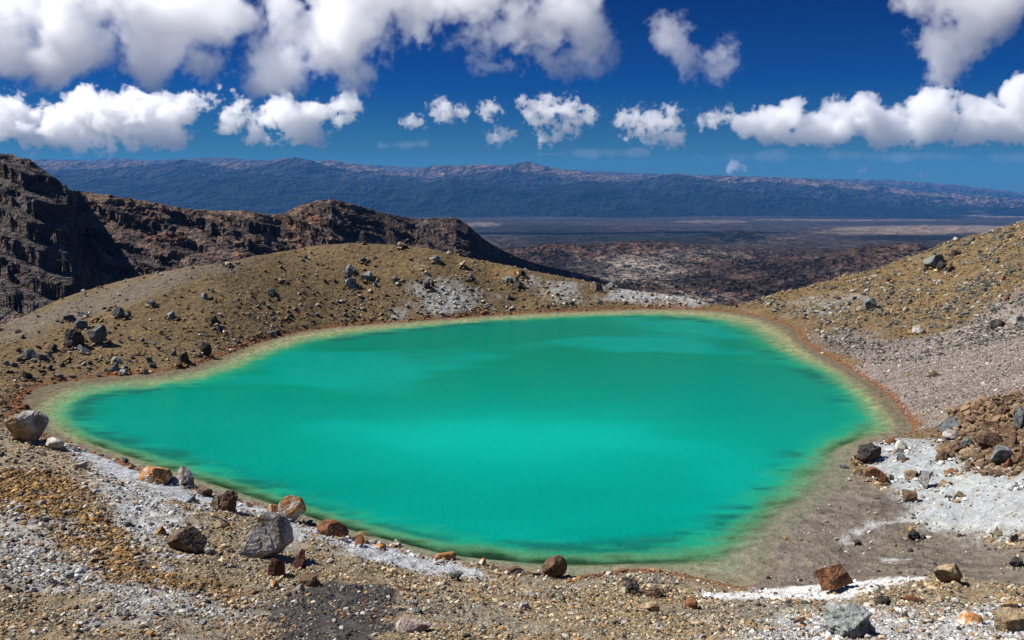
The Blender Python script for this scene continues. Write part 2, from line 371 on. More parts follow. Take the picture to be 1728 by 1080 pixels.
nx = 1300; apx = np.linspace(-.66, .66, nx)
yy = [-14.0]
while yy[-1] < 185: yy.append(yy[-1] + (.085 + .0011 * max(yy[-1], 0)) * (1 if yy[-1] > 18 else 2.5))
while yy[-1] < 560: yy.append(yy[-1] + 6)
yy = np.array(yy)
A, Yg = np.meshgrid(apx, yy); Xg = A * (Yg + 20)
inb = (np.abs(Xg) < 114) & (Yg > 12.5) & (Yg < 179)
Zg = np.empty(Xg.shape); DS = np.full(Xg.shape, 50.0); S = np.full(Xg.shape, -1.0)
Zg[inb] = zat(Xg[inb], Yg[inb]); DS[inb] = zat(Xg[inb], Yg[inb], MDS); S[inb] = zat(Xg[inb], Yg[inb], MS)
Zg[~inb] = macro(Xg[~inb], Yg[~inb])[0]
yc_g = crest_of(Xg / np.maximum(Yg, 1))[0]
Zg = Zg + relief(Xg, Yg, Zg, DS) * sstep(0, 3, DS)
colg = near_colour(Xg, Yg, Zg, DS, S, yc_g)
ground = tag(grid_mesh('ground', Xg, Yg, Zg, colg, mt_ground), 'stony ochre and white volcanic ground sloping around the lake', kind='structure')

# ------------------------------------------------------------------ water
wm = Mat('lake_water')
pos = wm.n('ShaderNodeNewGeometry').outputs['Position']
al = wm.attr('murk').outputs['Fac']; 
wc = wm.attr('tint').outputs['Color']
wm.L.new(wc, wm.p.inputs['Base Color']); wm.L.new(al, wm.p.inputs['Alpha'])
wm.p.inputs['Roughness'].default_value = .12; wm.p.inputs['IOR'].default_value = 1.03; wm.p.inputs['Specular IOR Level'].default_value = .5
mp = wm.n('ShaderNodeMapping'); mp.inputs['Scale'].default_value = (1, 2.2, 1); wm.L.new(pos, mp.inputs[0])
wm.bump(wm.math('ADD', wm.noise(2.2, 3, .5, mp.outputs[0]), wm.math('MULTIPLY', wm.noise(9, 3, .6, mp.outputs[0]), .35)), 1.0, .10)
xs = np.array([p[0] for p in shore]); ys = np.array([p[1] for p in shore])
WX, WY = np.meshgrid(np.arange(xs.min() - 2, xs.max() + 2, .22), np.arange(ys.min() - 2, ys.max() + 2, .22))
wds = seg_dist(WX, WY, shore); wdi = seg_dist(WX, WY, inner)
ws = np.where(wdi > 0, -wds / (np.abs(wds) + wdi + 1e-6), 1 + np.abs(wdi) * .15)
wn = fbm(WX * .35, WY * .35, 5, 77, .62); wn2 = fbm(WX * .03, WY * .055, 4, 88, .5); wn3 = fbm(WX * .22 + 9, WY * .7, 5, 99, .6)
wst = fbm(WX * .30, WY * 1.6, 5, 103, .62)
murk = .05 + .95 * sstep(.22, 1.0, ws + .30 * wn + .22 * wst)
wcol = np.ones(WX.shape + (3,)) * np.array((.000, .285, .215))
wcol = mix(wcol, sstep(55, 100, WY) * .8, (.000, .235, .135))
wcol = mix(wcol, sstep(.0, .35, wn2) * .5, (.000, .230, .175)); wcol = mix(wcol, sstep(.0, .3, -wn2) * .8, (.001, .34, .265))
wsn = ws + .25 * wst + .15 * wn; wcol = mix(wcol, sstep(1.25, .9, wsn) * .7, (.02, .33, .17)); wcol = mix(wcol, sstep(.95, .55, wsn) * .85, (.16, .42, .20))
wcol = mix(wcol, sstep(.1, .4, fbm(WX * .09, WY * .5, 5, 104, .6)) * sstep(60, 90, WY) * .22, (.000, .19, .11))
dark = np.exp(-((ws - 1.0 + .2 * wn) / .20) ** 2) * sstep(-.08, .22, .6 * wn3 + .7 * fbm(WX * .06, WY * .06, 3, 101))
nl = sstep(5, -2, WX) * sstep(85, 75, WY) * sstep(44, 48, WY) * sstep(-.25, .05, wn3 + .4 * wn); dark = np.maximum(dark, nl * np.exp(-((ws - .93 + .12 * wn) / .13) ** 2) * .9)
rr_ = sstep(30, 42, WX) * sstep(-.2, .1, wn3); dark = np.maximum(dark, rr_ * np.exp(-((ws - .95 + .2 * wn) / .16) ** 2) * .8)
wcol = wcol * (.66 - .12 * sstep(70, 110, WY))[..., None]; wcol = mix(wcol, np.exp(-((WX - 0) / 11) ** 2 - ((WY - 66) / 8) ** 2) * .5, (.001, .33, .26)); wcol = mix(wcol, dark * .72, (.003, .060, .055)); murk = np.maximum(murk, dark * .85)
water = tag(grid_mesh('water', WX, WY, np.zeros_like(WX), wcol, wm.m, {'murk': np.clip(murk, 0, 1)}, keep=wds < 1.0), 'opaque turquoise green lake water', kind='structure')

# ------------------------------------------------------------------ crater wall behind the lake on the left
def pc(u, v=400):
    dx, dy, dz = pdir(np.asarray(u, float), v); return dx / dy
def zv(v, y):
    dx, dy, dz = pdir(0, np.asarray(v, float)); return H + y * dz / dy
WALL = np.array([(-250,238,560),(-50,250,565),(0,257,570),(35,261,572),(60,269,574),(85,287,578),(98,298,580),(118,311,584),(124,321,600),(140,323,640),
 (200,330,655),(280,345,680),(330,354,700),(430,356,730),(455,362,745),(480,361,760),(510,345,780),(560,335,800),(600,345,820),(650,360,850),(700,369,880),
 (770,367,900),(790,380,905),(812,400,915),(840,418,935),(870,432,960),(900,443,1000),(950,455,1080),(1000,466,1150),(1080,490,1250),(1150,530,1300)], float)
wa = pc(WALL[:, 0]); WA = np.linspace(-.80, .22, 1100); WT = np.concatenate([np.linspace(0, 1, 560), np.linspace(1.004, 2.2, 70)])
WAA, TT = np.meshgrid(WA, WT)
yc2 = np.interp(WAA, wa, WALL[:, 2]); zc2 = np.interp(WAA, wa, zv(WALL[:, 1], WALL[:, 2]))
yb2 = yc2 * .70; zb2 = np.interp(WAA, [-.8, -.35, -.1, .1, .22], [-78, -80, -125, -190, -230])
warp = fbm(WAA * 9, TT * 1.2, 4, 202, .6)
bluff = sstep(-.475, -.505, WAA + .03 * warp * (1 - TT))
t = np.clip(TT, 0, 1)
prof = np.where(t < .5, t * .62, .31 + (t - .5) * 1.38)
prof_b = np.where(t < .35, t * .75, np.where(t < .8, .2625 + (t - .35) * 1.35, .87 + (t - .8) * .65))
prof = prof * (1 - bluff) + prof_b * bluff
Yw = yb2 + (yc2 - yb2) * TT; zw = zb2 + (zc2 - zb2) * prof
zw = np.where(TT > 1, zc2 - (Yw - yc2) * .35, zw)
Xw = WAA * Yw
# crags: ledges that dip to the right, broken by gullies; scree fans below
dip = (Xw * .42 + zw) / 10.0
led = fbm(Xw / 26, dip * 1.1, 5, 210, .62); cr1 = ridged(Xw / 34 + warp, Yw / 42, 6, 220, .6); cr2 = ridged(Xw / 11, dip * .9 + Yw / 60, 5, 230, .6)
gul = fbm(WAA * 55 + .8 * (1 - t), TT * 1.5, 4, 240, .6)
crag_m = sstep(.50, .70, t + .45 * fbm(Xw / 60, Yw / 60, 4, 250, .6) + .30 * bluff) * sstep(-.14, .10, led + .5 * bluff) * sstep(1.12, .97, TT)
right = sstep(-.25, -.12, WAA)
crag_m = crag_m * (1 - .55 * right)
env = sstep(0, .2, t) * sstep(1.0, .93, t)
zw = zw + (crag_m * (12 * (cr1 - .40) + 7 * (cr2 - .38)) + gul * 3.0 * (1 - crag_m) * (1 - t)) * env + (1 - env) * crag_m * 2.2 * (cr2 - .3)
stepz = np.round(dip + .5 * led) * 10 - Xw * .42
zw = zw + np.clip(stepz - zw, -5, 5) * crag_m * .8 * env
nA = fbm(Xw / 40, Yw / 25, 5, 260, .6); nB = fbm(Xw / 6, Yw / 6, 4, 270, .6); nC = fbm(WAA * 70 + 1.2 * (1 - t), TT * 2, 5, 280, .6)
cw = np.ones(Xw.shape + (3,)) * np.array((.085, .058, .046))
cw = mix(cw, sstep(-.1, .35, nA) * (1 - right * .6), (.155, .075, .045)); cw = mix(cw, sstep(.05, .35, nC) * .8, (.055, .042, .038))
cw = mix(cw, sstep(.22, .42, -nC) * .5, (.150, .125, .095))
cw = mix(cw, crag_m * .9, (.034, .029, .027)); cw = mix(cw, crag_m * bluff * .35, (.016, .014, .014)); cw = mix(cw, sstep(.55, .2, t) * (1 - crag_m) * .5 * (1 - right), (.120, .070, .050))
cw = mix(cw, right * .75 * sstep(.1, -.1, nC * .5 + nA * .4), (.030, .026, .028))
cw = mix(cw, sstep(.93, 1.0, t) * (1 - bluff) * (1 - right) * .8, (.110, .075, .050))
cw = cw * (1 + .5 * bluff)[..., None]; cw = mix(cw, sstep(-.1, .3, fbm(Xw / 30, dip * .6, 4, 291)) * bluff * (1 - crag_m) * .6, (.14, .09, .065)); cw = cw * (1 + .35 * nB[..., None]) * 2.5  # bluff colour raised to lighten its shadowed face; paler bands follow the dip
mt_wall = ground_mat('crater_wall_rock', [.09, .35, 1.3], .42, 6.0)
wall = tag(grid_mesh('hills', Xw, Yw, zw, cw, mt_wall), 'dark craggy crater wall and long lava ridge rising behind the lake', kind='structure')

# ------------------------------------------------------------------ lava field and plain
PR = np.array([(380,-185),(900,-196),(1500,-200),(2200,-226),(3200,-262),(4500,-330),(6500,-425),(9000,-530),(13000,-660),(18000,-780),(24000,-840),(46000,-840)], float)
PA = np.linspace(-.80, .80, 1150); PY = np.exp(np.concatenate([np.linspace(math.log(380), math.log(1500), 60), np.linspace(math.log(1506), math.log(7000), 1100), np.linspace(math.log(7060), math.log(46000), 350)]))
PAA, PYY = np.meshgrid(PA, PY); PXX = PAA * PYY
pz = np.interp(PYY, PR[:, 0], PR[:, 1])
lava = sstep(5200, 3600, PYY)
bl = ridged(PXX / 60, PYY / 150, 6, 310, .65); fl = fbm(PXX / 420, PYY / 700, 4, 320, .55)
def ppt(u, v):
    d = pdir(u, v); ys_ = np.exp(np.linspace(math.log(400), math.log(40000), 3000)); zz_ = np.interp(ys_, PR[:, 0], PR[:, 1]); r = H + ys_ * d[2] / d[1]
    k = int(np.argmax(r < zz_)); return float(d[0] / d[1]), float(ys_[k])
lava_r = lava * (1 - .85 * np.exp(-((PAA - .42) / .12) ** 2) * sstep(2000, 2800, PYY))
pz = pz + lava_r * ((bl - .45) * 6 + fl * 10) + (1 - lava) * fbm(PXX / 900, PYY / 1500, 4, 330) * 12
cl_ = vnoise(PXX / 16, PYY / 34, 391) + .6 * vnoise(PXX / 7, PYY / 18, 392) + .9 * fbm(PXX / 160, PYY / 300, 3, 393)
flatm = np.maximum(np.exp(-((PAA - ppt(1055, 452)[0]) / .055) ** 2 - ((np.log(PYY) - math.log(ppt(1055, 452)[1])) / .22) ** 2), np.exp(-((PAA - ppt(1180, 500)[0]) / .04) ** 2 - ((np.log(PYY) - math.log(ppt(1180, 500)[1])) / .12) ** 2)); clm = sstep(.25, .7, cl_ - .75 * flatm) * lava_r; pz = pz + clm * 5
def hump(u, vbase, w_px, h_px, depth):
    a, y = ppt(u, vbase); wx = w_px / F; return np.exp(-((PAA - a) / wx) ** 2 - ((PYY - y) / (depth * y)) ** 2) * h_px / F * y
pz = pz + hump(1455, 458, 110, 30, .16) + hump(1580, 458, 120, 30, .16) + hump(1240, 405, 60, 17, .10) + hump(1080, 425, 120, 16, .10) + hump(930, 428, 60, 14, .08)
def ell(u, v, wpx, hpx, seed, amp=.9, k=1.0):
    a, y0 = ppt(u, v); _, y1 = ppt(u, v - hpx); _, y2 = ppt(u, v + hpx)
    d = np.sqrt(((PAA - a) / (wpx / F)) ** 2 + ((np.log(PYY) - math.log(y0)) / (.5 * abs(math.log(y1 / y2)))) ** 2)
    d = d + amp * fbm(PAA * 60, np.log(PYY) * 22, 5, seed, .65); return sstep(1.25, .8, d) * k
pn = fbm(PAA * 14, np.log(PYY) * 16, 5, 340, .6); pn2 = fbm(PXX / 70, PYY / 90, 5, 350, .65)
band = fbm(PAA * 3.2 + 4, np.log(PYY) * 26, 5, 360, .6)
cp = np.ones(PXX.shape + (3,)) * np.array((.120, .080, .066))
cp = mix(cp, (1 - lava) * 1.0, (.110, .082, .076))
cp = mix(cp, (1 - lava) * sstep(.05, .35, band), (.030, .034, .036)); cp = mix(cp, (1 - lava) * sstep(.12, .4, -band) * .8, (.150, .120, .100))
cp = mix(cp, lava * sstep(-.15, .3, pn), (.065, .048, .044)); cp = mix(cp, lava * sstep(.0, .35, -pn) * .7, (.150, .085, .060))
for u, v, w_, h_, s_, k_ in ((1050,448,85,20,1,1.0),(1010,462,55,12,2,1.0),(1110,470,60,12,3,.8),(1180,500,55,9,4,.45),(1120,460,50,14,11,.6),(1190,432,70,7,12,.5)):
    cp = mix(cp, ell(u, v, w_, h_, 400 + s_, 1.0, k_) * sstep(.5, .1, pn2), (.40, .33, .27))
for u, v, w_, h_, s_, k_ in ((1600,386,190,6,5,.95),(1500,392,120,5,13,.7),(812,379,32,4,6,.9),(1350,355,110,2,7,.7),(1690,364,60,3,8,.9),(1200,374,60,3,9,.5),(1440,371,150,2,10,.6),(1290,402,60,4,19,.5)):
    cp = mix(cp, ell(u, v, w_, h_, 400 + s_, .5, k_), (.50, .37, .27))
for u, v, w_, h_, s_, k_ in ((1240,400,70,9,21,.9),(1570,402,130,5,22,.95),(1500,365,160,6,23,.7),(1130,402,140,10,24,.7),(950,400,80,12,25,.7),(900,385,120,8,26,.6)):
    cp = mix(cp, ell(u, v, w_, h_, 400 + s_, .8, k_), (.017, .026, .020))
cp = mix(cp, hump(1455, 452, 130, 1, .2) * 0, (0, 0, 0))
cp = mix(cp, ell(1470, 440, 110, 26, 440, .3, .85), (.150, .098, .078)); cp = mix(cp, ell(980, 425, 150, 10, 441, .6, .6), (.170, .085, .055))
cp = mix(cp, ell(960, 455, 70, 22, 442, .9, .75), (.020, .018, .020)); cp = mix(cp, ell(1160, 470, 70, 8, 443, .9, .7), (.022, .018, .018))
cp = mix(cp, clm * .75, (.060, .043, .036)); cp = cp * (1 + (.5 * pn2 * lava)[..., None])
mt_plain = ground_mat('lava_plain', [.004, .02, .07], .35, 30.0)
plain = tag(grid_mesh('terrain', PXX, PYY, pz, cp, mt_plain), 'brown lava field and wide desert plain beyond the crater rim', kind='structure')

# ------------------------------------------------------------------ far mountain ranges
def rng_mesh(tab, yc0, depth, zbase, seed, amp, cols, name, label, nrow=260, ncol=1100):
    tab = np.array(tab, float); a = np.linspace(-.85, .85, ncol); t = np.linspace(0, 1.25, nrow); AA, T = np.meshgrid(a, t)
    ycr = yc0 * (1 + .03 * fbm(AA * 6, AA * 0 + seed, 3, seed)); yb = ycr - depth * (1 + .35 * fbm(AA * 14, AA * 0 + 3, 4, seed + 20))
    Y = yb + (ycr - yb) * T; X = AA * Y
    zc = np.interp(AA, pc(tab[:, 0], 290), zv(tab[:, 1], 1.0) * 0 + (np.array([pdir(0, v)[2] / pdir(0, v)[1] for v in tab[:, 1]])) ) * ycr + H
    tt = np.clip(T, 0, 1)
    p = .55 * tt ** 1.1 + .45 * sstep(.15, 1, tt)
    z = zbase + (zc - zbase) * p; z = np.where(T > 1, zc - (Y - ycr) * .25, z)
    rg = ridged(X / 5200 + .6 * fbm(X / 3000, Y / 3000, 3, seed + 5), Y / 5200, 4, seed + 1, .36); rg2 = ridged(X / 800, Y / 900, 4, seed + 2, .55)
    env = np.sin(np.pi * np.clip(tt, 0, 1)) ** .7
    z = z + amp * ((rg - .45) * env + .06 * (rg2 - .4)) 
    hN = (z - zbase) / (np.maximum(zc - zbase, 1)); n = fbm(X / 500, Y / 500, 5, seed + 9, .6)
    c = np.ones(X.shape + (3,)) * np.array(cols[0]); c = mix(c, sstep(.66, .90, hN + .40 * n + cols[3] * sstep(.05, .5, AA)), cols[1]); c = mix(c, sstep(.25, .5, n) * sstep(.6, .9, hN) * .5, cols[2])
    m = ground_mat(name + '_surface', [.0012, .005], .25, 70.0)
    return tag(grid_mesh(name, X, Y, z, c, m), label, kind='structure')
MAIN = [(-250,262),(0,268),(85,272),(130,274),(180,279),(225,271),(270,281),(330,278),(400,273),(440,276),(470,268),(500,265),(530,272),(560,270),(600,277),(650,287),(690,292),
 (730,279),(780,279),(820,277),(850,279),(890,272),(920,280),(960,287),(1000,292),(1050,298),(1090,299),(1120,294),(1145,292),(1170,298),(1230,297),(1290,299),(1340,301),
 (1400,304),(1440,310),(1500,315),(1560,323),(1620,328),(1728,336),(1900,348)]
BACK = [(-250,264),(0,270),(85,268),(150,270),(200,267),(250,270),(330,267),(380,265),(430,270),(520,273),(640,279),(700,283),(760,284),(900,286),(1000,288),(1100,293),(1200,296),
 (1300,298),(1400,303),(1500,303),(1560,308),(1620,312),(1700,322),(1728,326),(1900,335)]
FRONT = [(-250,300),(0,304),(60,298),(150,292),(260,303),(420,293),(560,303),(700,310),(790,302),(900,316),(1000,306),(1100,321),(1180,311),(1290,326),(1400,336),(1520,347),(1728,354),(1900,358)]
MID = [(-250,280),(0,284),(100,286),(180,284),(225,281),(270,276),(310,269),(350,277),(400,286),(450,278),(497,265),(530,271),(560,281),(620,293),(720,301),(800,293),(850,287),(880,289),(960,303),(1060,307),(1110,297),(1145,293),(1180,301),(1240,309),(1290,306),(1400,315),(1500,325),(1600,336),(1728,345),(1900,350)]
GREEN = (.014, .024, .022)
rng_mesh(FRONT, 21500, 3800, -800, 500, 300, ((.007, .014, .013), (.016, .022, .020), (.03, .03, .03), .0), 'mountains', 'dark forested foothills in front of the far blue range')
rng_mesh(MID, 24300, 3800, -830, 550, 420, ((.013, .022, .021), (.040, .040, .038), (.10, .085, .075), .2), 'mountains', 'dark domed peaks standing before the far mountain crest')
rng_mesh(MAIN, 26500, 6500, -830, 600, 330, ((.075,.062,.060), (.230, .165, .140), (.42, .37, .34), .12), 'mountains', 'long far mountain range with bare purple brown tops')
rng_mesh(BACK, 36000, 6500, -830, 700, 350, ((.05, .05, .05), (.15, .11, .09), (.3, .28, .26), 0), 'mountains', 'faint blue ridge line behind the main far range', 120)

# ------------------------------------------------------------------ haze
def box(name, lo, hi):
    me = bpy.data.meshes.new(name); v = [(x, y, z) for z in (lo[2], hi[2]) for y in (lo[1], hi[1]) for x in (lo[0], hi[0])]
    me.from_pydata(v, [], [(0,2,3,1),(4,5,7,6),(0,1,5,4),(2,6,7,3),(0,4,6,2),(1,3,7,5)]); o = bpy.data.objects.new(name, me); C.objects.link(o); return o
hz = box('haze', (-42000, -200, -1300), (42000, 47000, 900)); tag(hz, 'thin blue air between here and the far mountains', kind='stuff')
hm = bpy.data.materials.new('haze_air'); hm.use_nodes = True; hm.node_tree.nodes.clear()
pv = hm.node_tree.nodes.new('ShaderNodeVolumePrincipled'); ho = hm.node_tree.nodes.new('ShaderNodeOutputMaterial')
hm.node_tree.links.new(pv.outputs[0], ho.inputs['Volume']); pv.inputs['Color'].default_value = (.08, .33, .82, 1)
pv.inputs['Density'].default_value = 1.5e-5; pv.inputs['Anisotropy'].default_value = 0.0; hz.data.materials.append(hm)

# ------------------------------------------------------------------ clouds (real volumes far above and beyond the plain)
cmat = bpy.data.materials.new('cloud_vapour'); cmat.use_nodes = True; cmat.node_tree.nodes.clear()
CLM = {}
def cloud_mat(dens):
    k = round(dens, 6)
    if k in CLM: return CLM[k]
    m = bpy.data.materials.new('cloud_vapour'); m.use_nodes = True; m.node_tree.nodes.clear()
    a = m.node_tree.nodes.new('ShaderNodeVolumePrincipled'); b = m.node_tree.nodes.new('ShaderNodeOutputMaterial'); m.node_tree.links.new(a.outputs[0], b.inputs['Volume'])
    a.inputs['Color'].default_value = (1, 1, 1, 1); a.inputs['Density'].default_value = dens; a.inputs['Anisotropy'].default_value = .45
    CLM[k] = m; return m
def cloud(poly, D, Rpx, label, seed, npts=60, amp=1.0, wl=70, dens=1.0, thick=1.0, sharp=2.0, voxpx=1.9, rough=.58, off=.12):
    rr = random.Random(seed); P = np.array(poly, float); lo = P.min(0); hi = P.max(0); pts = []; px = D / F
    U = np.array([rr.uniform(lo[0], hi[0]) for _ in range(npts * 6)]); V = np.array([rr.uniform(lo[1], hi[1]) for _ in range(npts * 6)])
    dd = seg_dist(U, V, poly)
    for u, v, d in zip(U, V, dd):
        if d > -Rpx * .4: continue
        y = D + rr.uniform(-1, 1) * thick * min(-d, 70) * px
        dx, dy, dz = pdir(u, v); pts.append((dx / dy * y, y, H + dz / dy * y))
    if len(pts) < 2:
        cu, cv = P.mean(0); dx, dy, dz = pdir(cu, cv); pts = [(dx / dy * D, D, H + dz / dy * D)]
    R = Rpx * px; Q = np.array(pts); l3 = Q.min(0) - R * (1.2 + .3 * amp); h3 = Q.max(0) + R * (1.2 + .3 * amp)
    me = bpy.data.meshes.new('cloud'); me.from_pydata([tuple(p) for p in Q], [], []); o = bpy.data.objects.new('cloud', me); C.objects.link(o)
    ng = bpy.data.node_groups.new('cloud_density', 'GeometryNodeTree')
    ng.interface.new_socket('Geometry', in_out='INPUT', socket_type='NodeSocketGeometry'); ng.interface.new_socket('Geometry', in_out='OUTPUT', socket_type='NodeSocketGeometry')
    NN = ng.nodes.new; LL = ng.links.new; gi = NN('NodeGroupInput'); go = NN('NodeGroupOutput')
    pr = NN('GeometryNodeProximity'); pr.target_element = 'POINTS'; LL(gi.outputs[0], pr.inputs[0]); ps = NN('GeometryNodeInputPosition')
    def m(op, a, b):
        n = NN('ShaderNodeMath'); n.operation = op
        for i, x in enumerate((a, b)):
            if isinstance(x, (int, float)): n.inputs[i].default_value = x
            else: LL(x, n.inputs[i])
        return n.outputs[0]
    nz = NN('ShaderNodeTexNoise'); nz.noise_dimensions = '4D'; nz.inputs['Scale'].default_value = 1 / (wl * px); nz.inputs['Detail'].default_value = 9; nz.inputs['Roughness'].default_value = rough; nz.inputs['W'].default_value = seed * 1.37
    nz.inputs['Distortion'].default_value = .25
    LL(ps.outputs[0], nz.inputs['Vector'])
    f = m('ADD', m('MULTIPLY', m('SUBTRACT', nz.outputs[0], .5), amp * 6), 1.0 - off * amp); f = m('SUBTRACT', f, m('DIVIDE', pr.outputs['Distance'], R))
    f = m('MINIMUM', m('MAXIMUM', m('MULTIPLY', f, sharp), 0.0), 1.0)
    vc = NN('GeometryNodeVolumeCube'); LL(f, vc.inputs['Density']); vc.inputs['Min'].default_value = tuple(l3); vc.inputs['Max'].default_value = tuple(h3)
    for k, ax in enumerate('XYZ'): vc.inputs['Resolution ' + ax].default_value = int(min(max(4, (h3 - l3)[k] / (voxpx * px * (1.8 if k == 1 else 1))), 420))
    sm = NN('GeometryNodeSetMaterial'); sm.inputs['Material'].default_value = cloud_mat(dens * .10 / px); LL(vc.outputs[0], sm.inputs[0]); LL(sm.outputs[0], go.inputs[0])
    md = o.modifiers.new('density', 'NODES'); md.node_group = ng
    tag(o, label, 'cloud', 'clouds over the plain', 'stuff'); return o
CL = [
 ([(-70,-70),(400,-70),(405,0),(412,50),(385,80),(330,82),(308,108),(285,122),(250,143),(200,132),(120,134),(50,132),(-70,126)], 9000, 26, 'huge grey based cloud bank filling the top left corner', dict(npts=500, amp=1.9, wl=150, thick=.8, dens=.33, sharp=1.5, voxpx=1.7, rough=.66)),
 ([(452,-70),(470,0),(445,22),(412,80),(330,98),(312,112),(335,132),(400,138),(440,160),(480,145),(560,158),(612,152),(640,120),(690,92),(700,60),(730,-70),(545,-70),(533,35),(500,30),(480,-10)], 9000, 22, 'bright white billowing cloud right of the top left cloud bank', dict(npts=500, amp=1.9, wl=120, thick=.8, dens=.32, sharp=1.5, voxpx=1.7, rough=.68)),
 ([(700,-70),(1000,-70),(1005,20),(1030,60),(1060,95),(1108,122),(1100,132),(1040,134),(960,138),(880,134),(830,118),(790,108),(745,60),(705,70)], 9500, 20, 'white triangular cloud at the top centre tapering to the right', dict(npts=400, amp=1.9, wl=110, thick=.8, dens=.32, sharp=1.5, voxpx=1.7, rough=.68)),
 ([(1095,50),(1120,30),(1150,40),(1160,75),(1200,92),(1215,62),(1245,95),(1240,128),(1200,142),(1165,130),(1150,92),(1110,82)], 10000, 13, 'ragged wispy cloud alone in the dark blue sky', dict(npts=120, amp=2.6, wl=60, dens=.22, sharp=1.2, voxpx=1.3, rough=.72)),
 ([(1530,-70),(1790,-70),(1790,-10),(1700,45),(1655,75),(1625,105),(1605,122),(1592,115),(1580,85),(1552,50),(1530,10)], 9500, 18, 'white cloud hanging into the top right corner', dict(npts=300, amp=2.1, wl=90, dens=.35, sharp=1.3, voxpx=1.5, rough=.7)),
 ([(1222,202),(1250,197),(1290,182),(1340,172),(1370,185),(1410,170),(1460,160),(1490,178),(1530,165),(1580,155),(1620,170),(1680,165),(1700,138),(1790,115),(1790,236),(1650,236),(1560,238),(1500,243),(1440,236),(1390,245),(1330,240),(1260,228)], 60000, 13, 'long low white cumulus bank above the right horizon', dict(npts=900, off=.17, amp=1.35, wl=45, dens=.9, sharp=4, voxpx=1.2, rough=.68)),
 ([(-70,165),(30,165),(50,190),(100,166),(160,153),(240,155),(310,165),(380,160),(425,175),(400,190),(340,195),(312,212),(330,235),(280,248),(150,248),(80,240),(-70,245)], 60000, 12, 'lumpy white cumulus field low over the left mountains', dict(npts=800, off=.19, amp=2.0, wl=45, dens=.9, sharp=4, voxpx=1.2, rough=.68)),
 ([(375,207),(430,180),(480,167),(530,180),(605,163),(606,182),(575,207),(530,202),(547,234),(480,234),(410,234),(385,220)], 60000, 11, 'broken white cumulus next to the lumpy left cloud field', dict(npts=400, off=.22, amp=2.2, wl=42, dens=.9, sharp=4, voxpx=1.2, rough=.68)),
 ([(722,187),(750,172),(785,185),(775,199),(745,199)], 60000, 8, 'small flat cloud left of a twin cloud above the ridge', dict(npts=60, amp=2.4, wl=17, dens=.8, sharp=3, voxpx=.9, rough=.68)),
 ([(803,187),(825,175),(848,183),(825,196)], 60000, 8, 'small oval white cloud right of its twin', dict(npts=60, amp=2.4, wl=17, dens=.8, sharp=3, voxpx=.9, rough=.68)),
 ([(675,200),(700,196),(728,206),(690,210)], 60000, 6, 'small thin cloud sliver below the twin clouds', dict(npts=60, amp=2.4, wl=17, dens=.8, sharp=3, voxpx=.9, rough=.68)),
 ([(868,175),(930,163),(965,175),(1016,188),(992,205),(960,230),(915,240),(903,226),(945,206),(895,207)], 60000, 9, 'hook shaped broken cloud above the mountain peak', dict(npts=60, amp=2.4, wl=17, dens=.8, sharp=3, voxpx=.9, rough=.68)),
 ([(1022,217),(1060,190),(1100,186),(1150,180),(1140,210),(1156,242),(1090,238),(1050,220)], 60000, 9, 'ragged white cloud between the hook shaped cloud and the long bank', dict(npts=60, amp=2.4, wl=17, dens=.8, sharp=3, voxpx=.9, rough=.68)),
 ([(1180,202),(1225,182),(1232,195),(1190,215)], 60000, 8, 'faint wisp at the left end of the long bank', dict(npts=60, amp=2.4, wl=17, dens=.8, sharp=3, voxpx=.9, rough=.68)),
 ([(815,232),(845,220),(870,232),(845,240)], 60000, 7, 'faint little puff above the snowy gullies', dict(npts=60, amp=2.4, wl=17, dens=.8, sharp=3, voxpx=.9, rough=.68)),
 ([(1223,282),(1235,272),(1258,276),(1250,288)], 60000, 5, 'tiny cream puff low on the right horizon', dict(npts=60, amp=2.4, wl=17, dens=.8, sharp=3, voxpx=.9, rough=.68)),
 ([(1543,295),(1556,290),(1568,295),(1556,301)], 60000, 4.5, 'tiny cream puff farthest right above the far ridge', dict(npts=60, amp=2.4, wl=17, dens=.8, sharp=3, voxpx=.9, rough=.68)),
 ([(1512,290),(1520,286),(1529,290),(1520,294)], 60000, 3.6, 'tiny cream puff left of the farthest right one', dict(npts=60, amp=2.4, wl=17, dens=.8, sharp=3, voxpx=.9, rough=.68)),
 ([(1449,290),(1455,280),(1461,284),(1455,293)], 60000, 3.6, 'tiny cream puff alone over the right end of the range', dict(npts=60, amp=2.4, wl=17, dens=.8, sharp=3, voxpx=.9, rough=.68)),
 ([(135,284),(148,277),(161,283),(148,286)], 19500, 4.0, 'tiny cloud scrap against the left mountain slope', dict(npts=60, amp=2.4, wl=17, dens=.8, sharp=3, voxpx=.9, rough=.68)),
]
for poly, lab in (([(860,262),(1000,252),(1140,256),(1000,266)], 'faint pale streak of high cloud above the mountain peak'),
 ([(1130,262),(1400,256),(1750,262),(1750,272),(1450,268),(1200,270)], 'long faint streak of high cloud over the right horizon'), ([(600,246),(690,240),(760,242),(680,250)], 'short faint pinkish streak above the left peaks')):
    CL.append((poly, 70000, 6, lab, dict(npts=900, amp=1.2, wl=60, dens=.12, sharp=1, voxpx=1.6, rough=.6, off=.0, thick=.5)))
for i, (poly, D, R, lab, kw) in enumerate(CL): 
    if D != 19500: cloud(poly, D, R, lab, 11 + i, **kw)

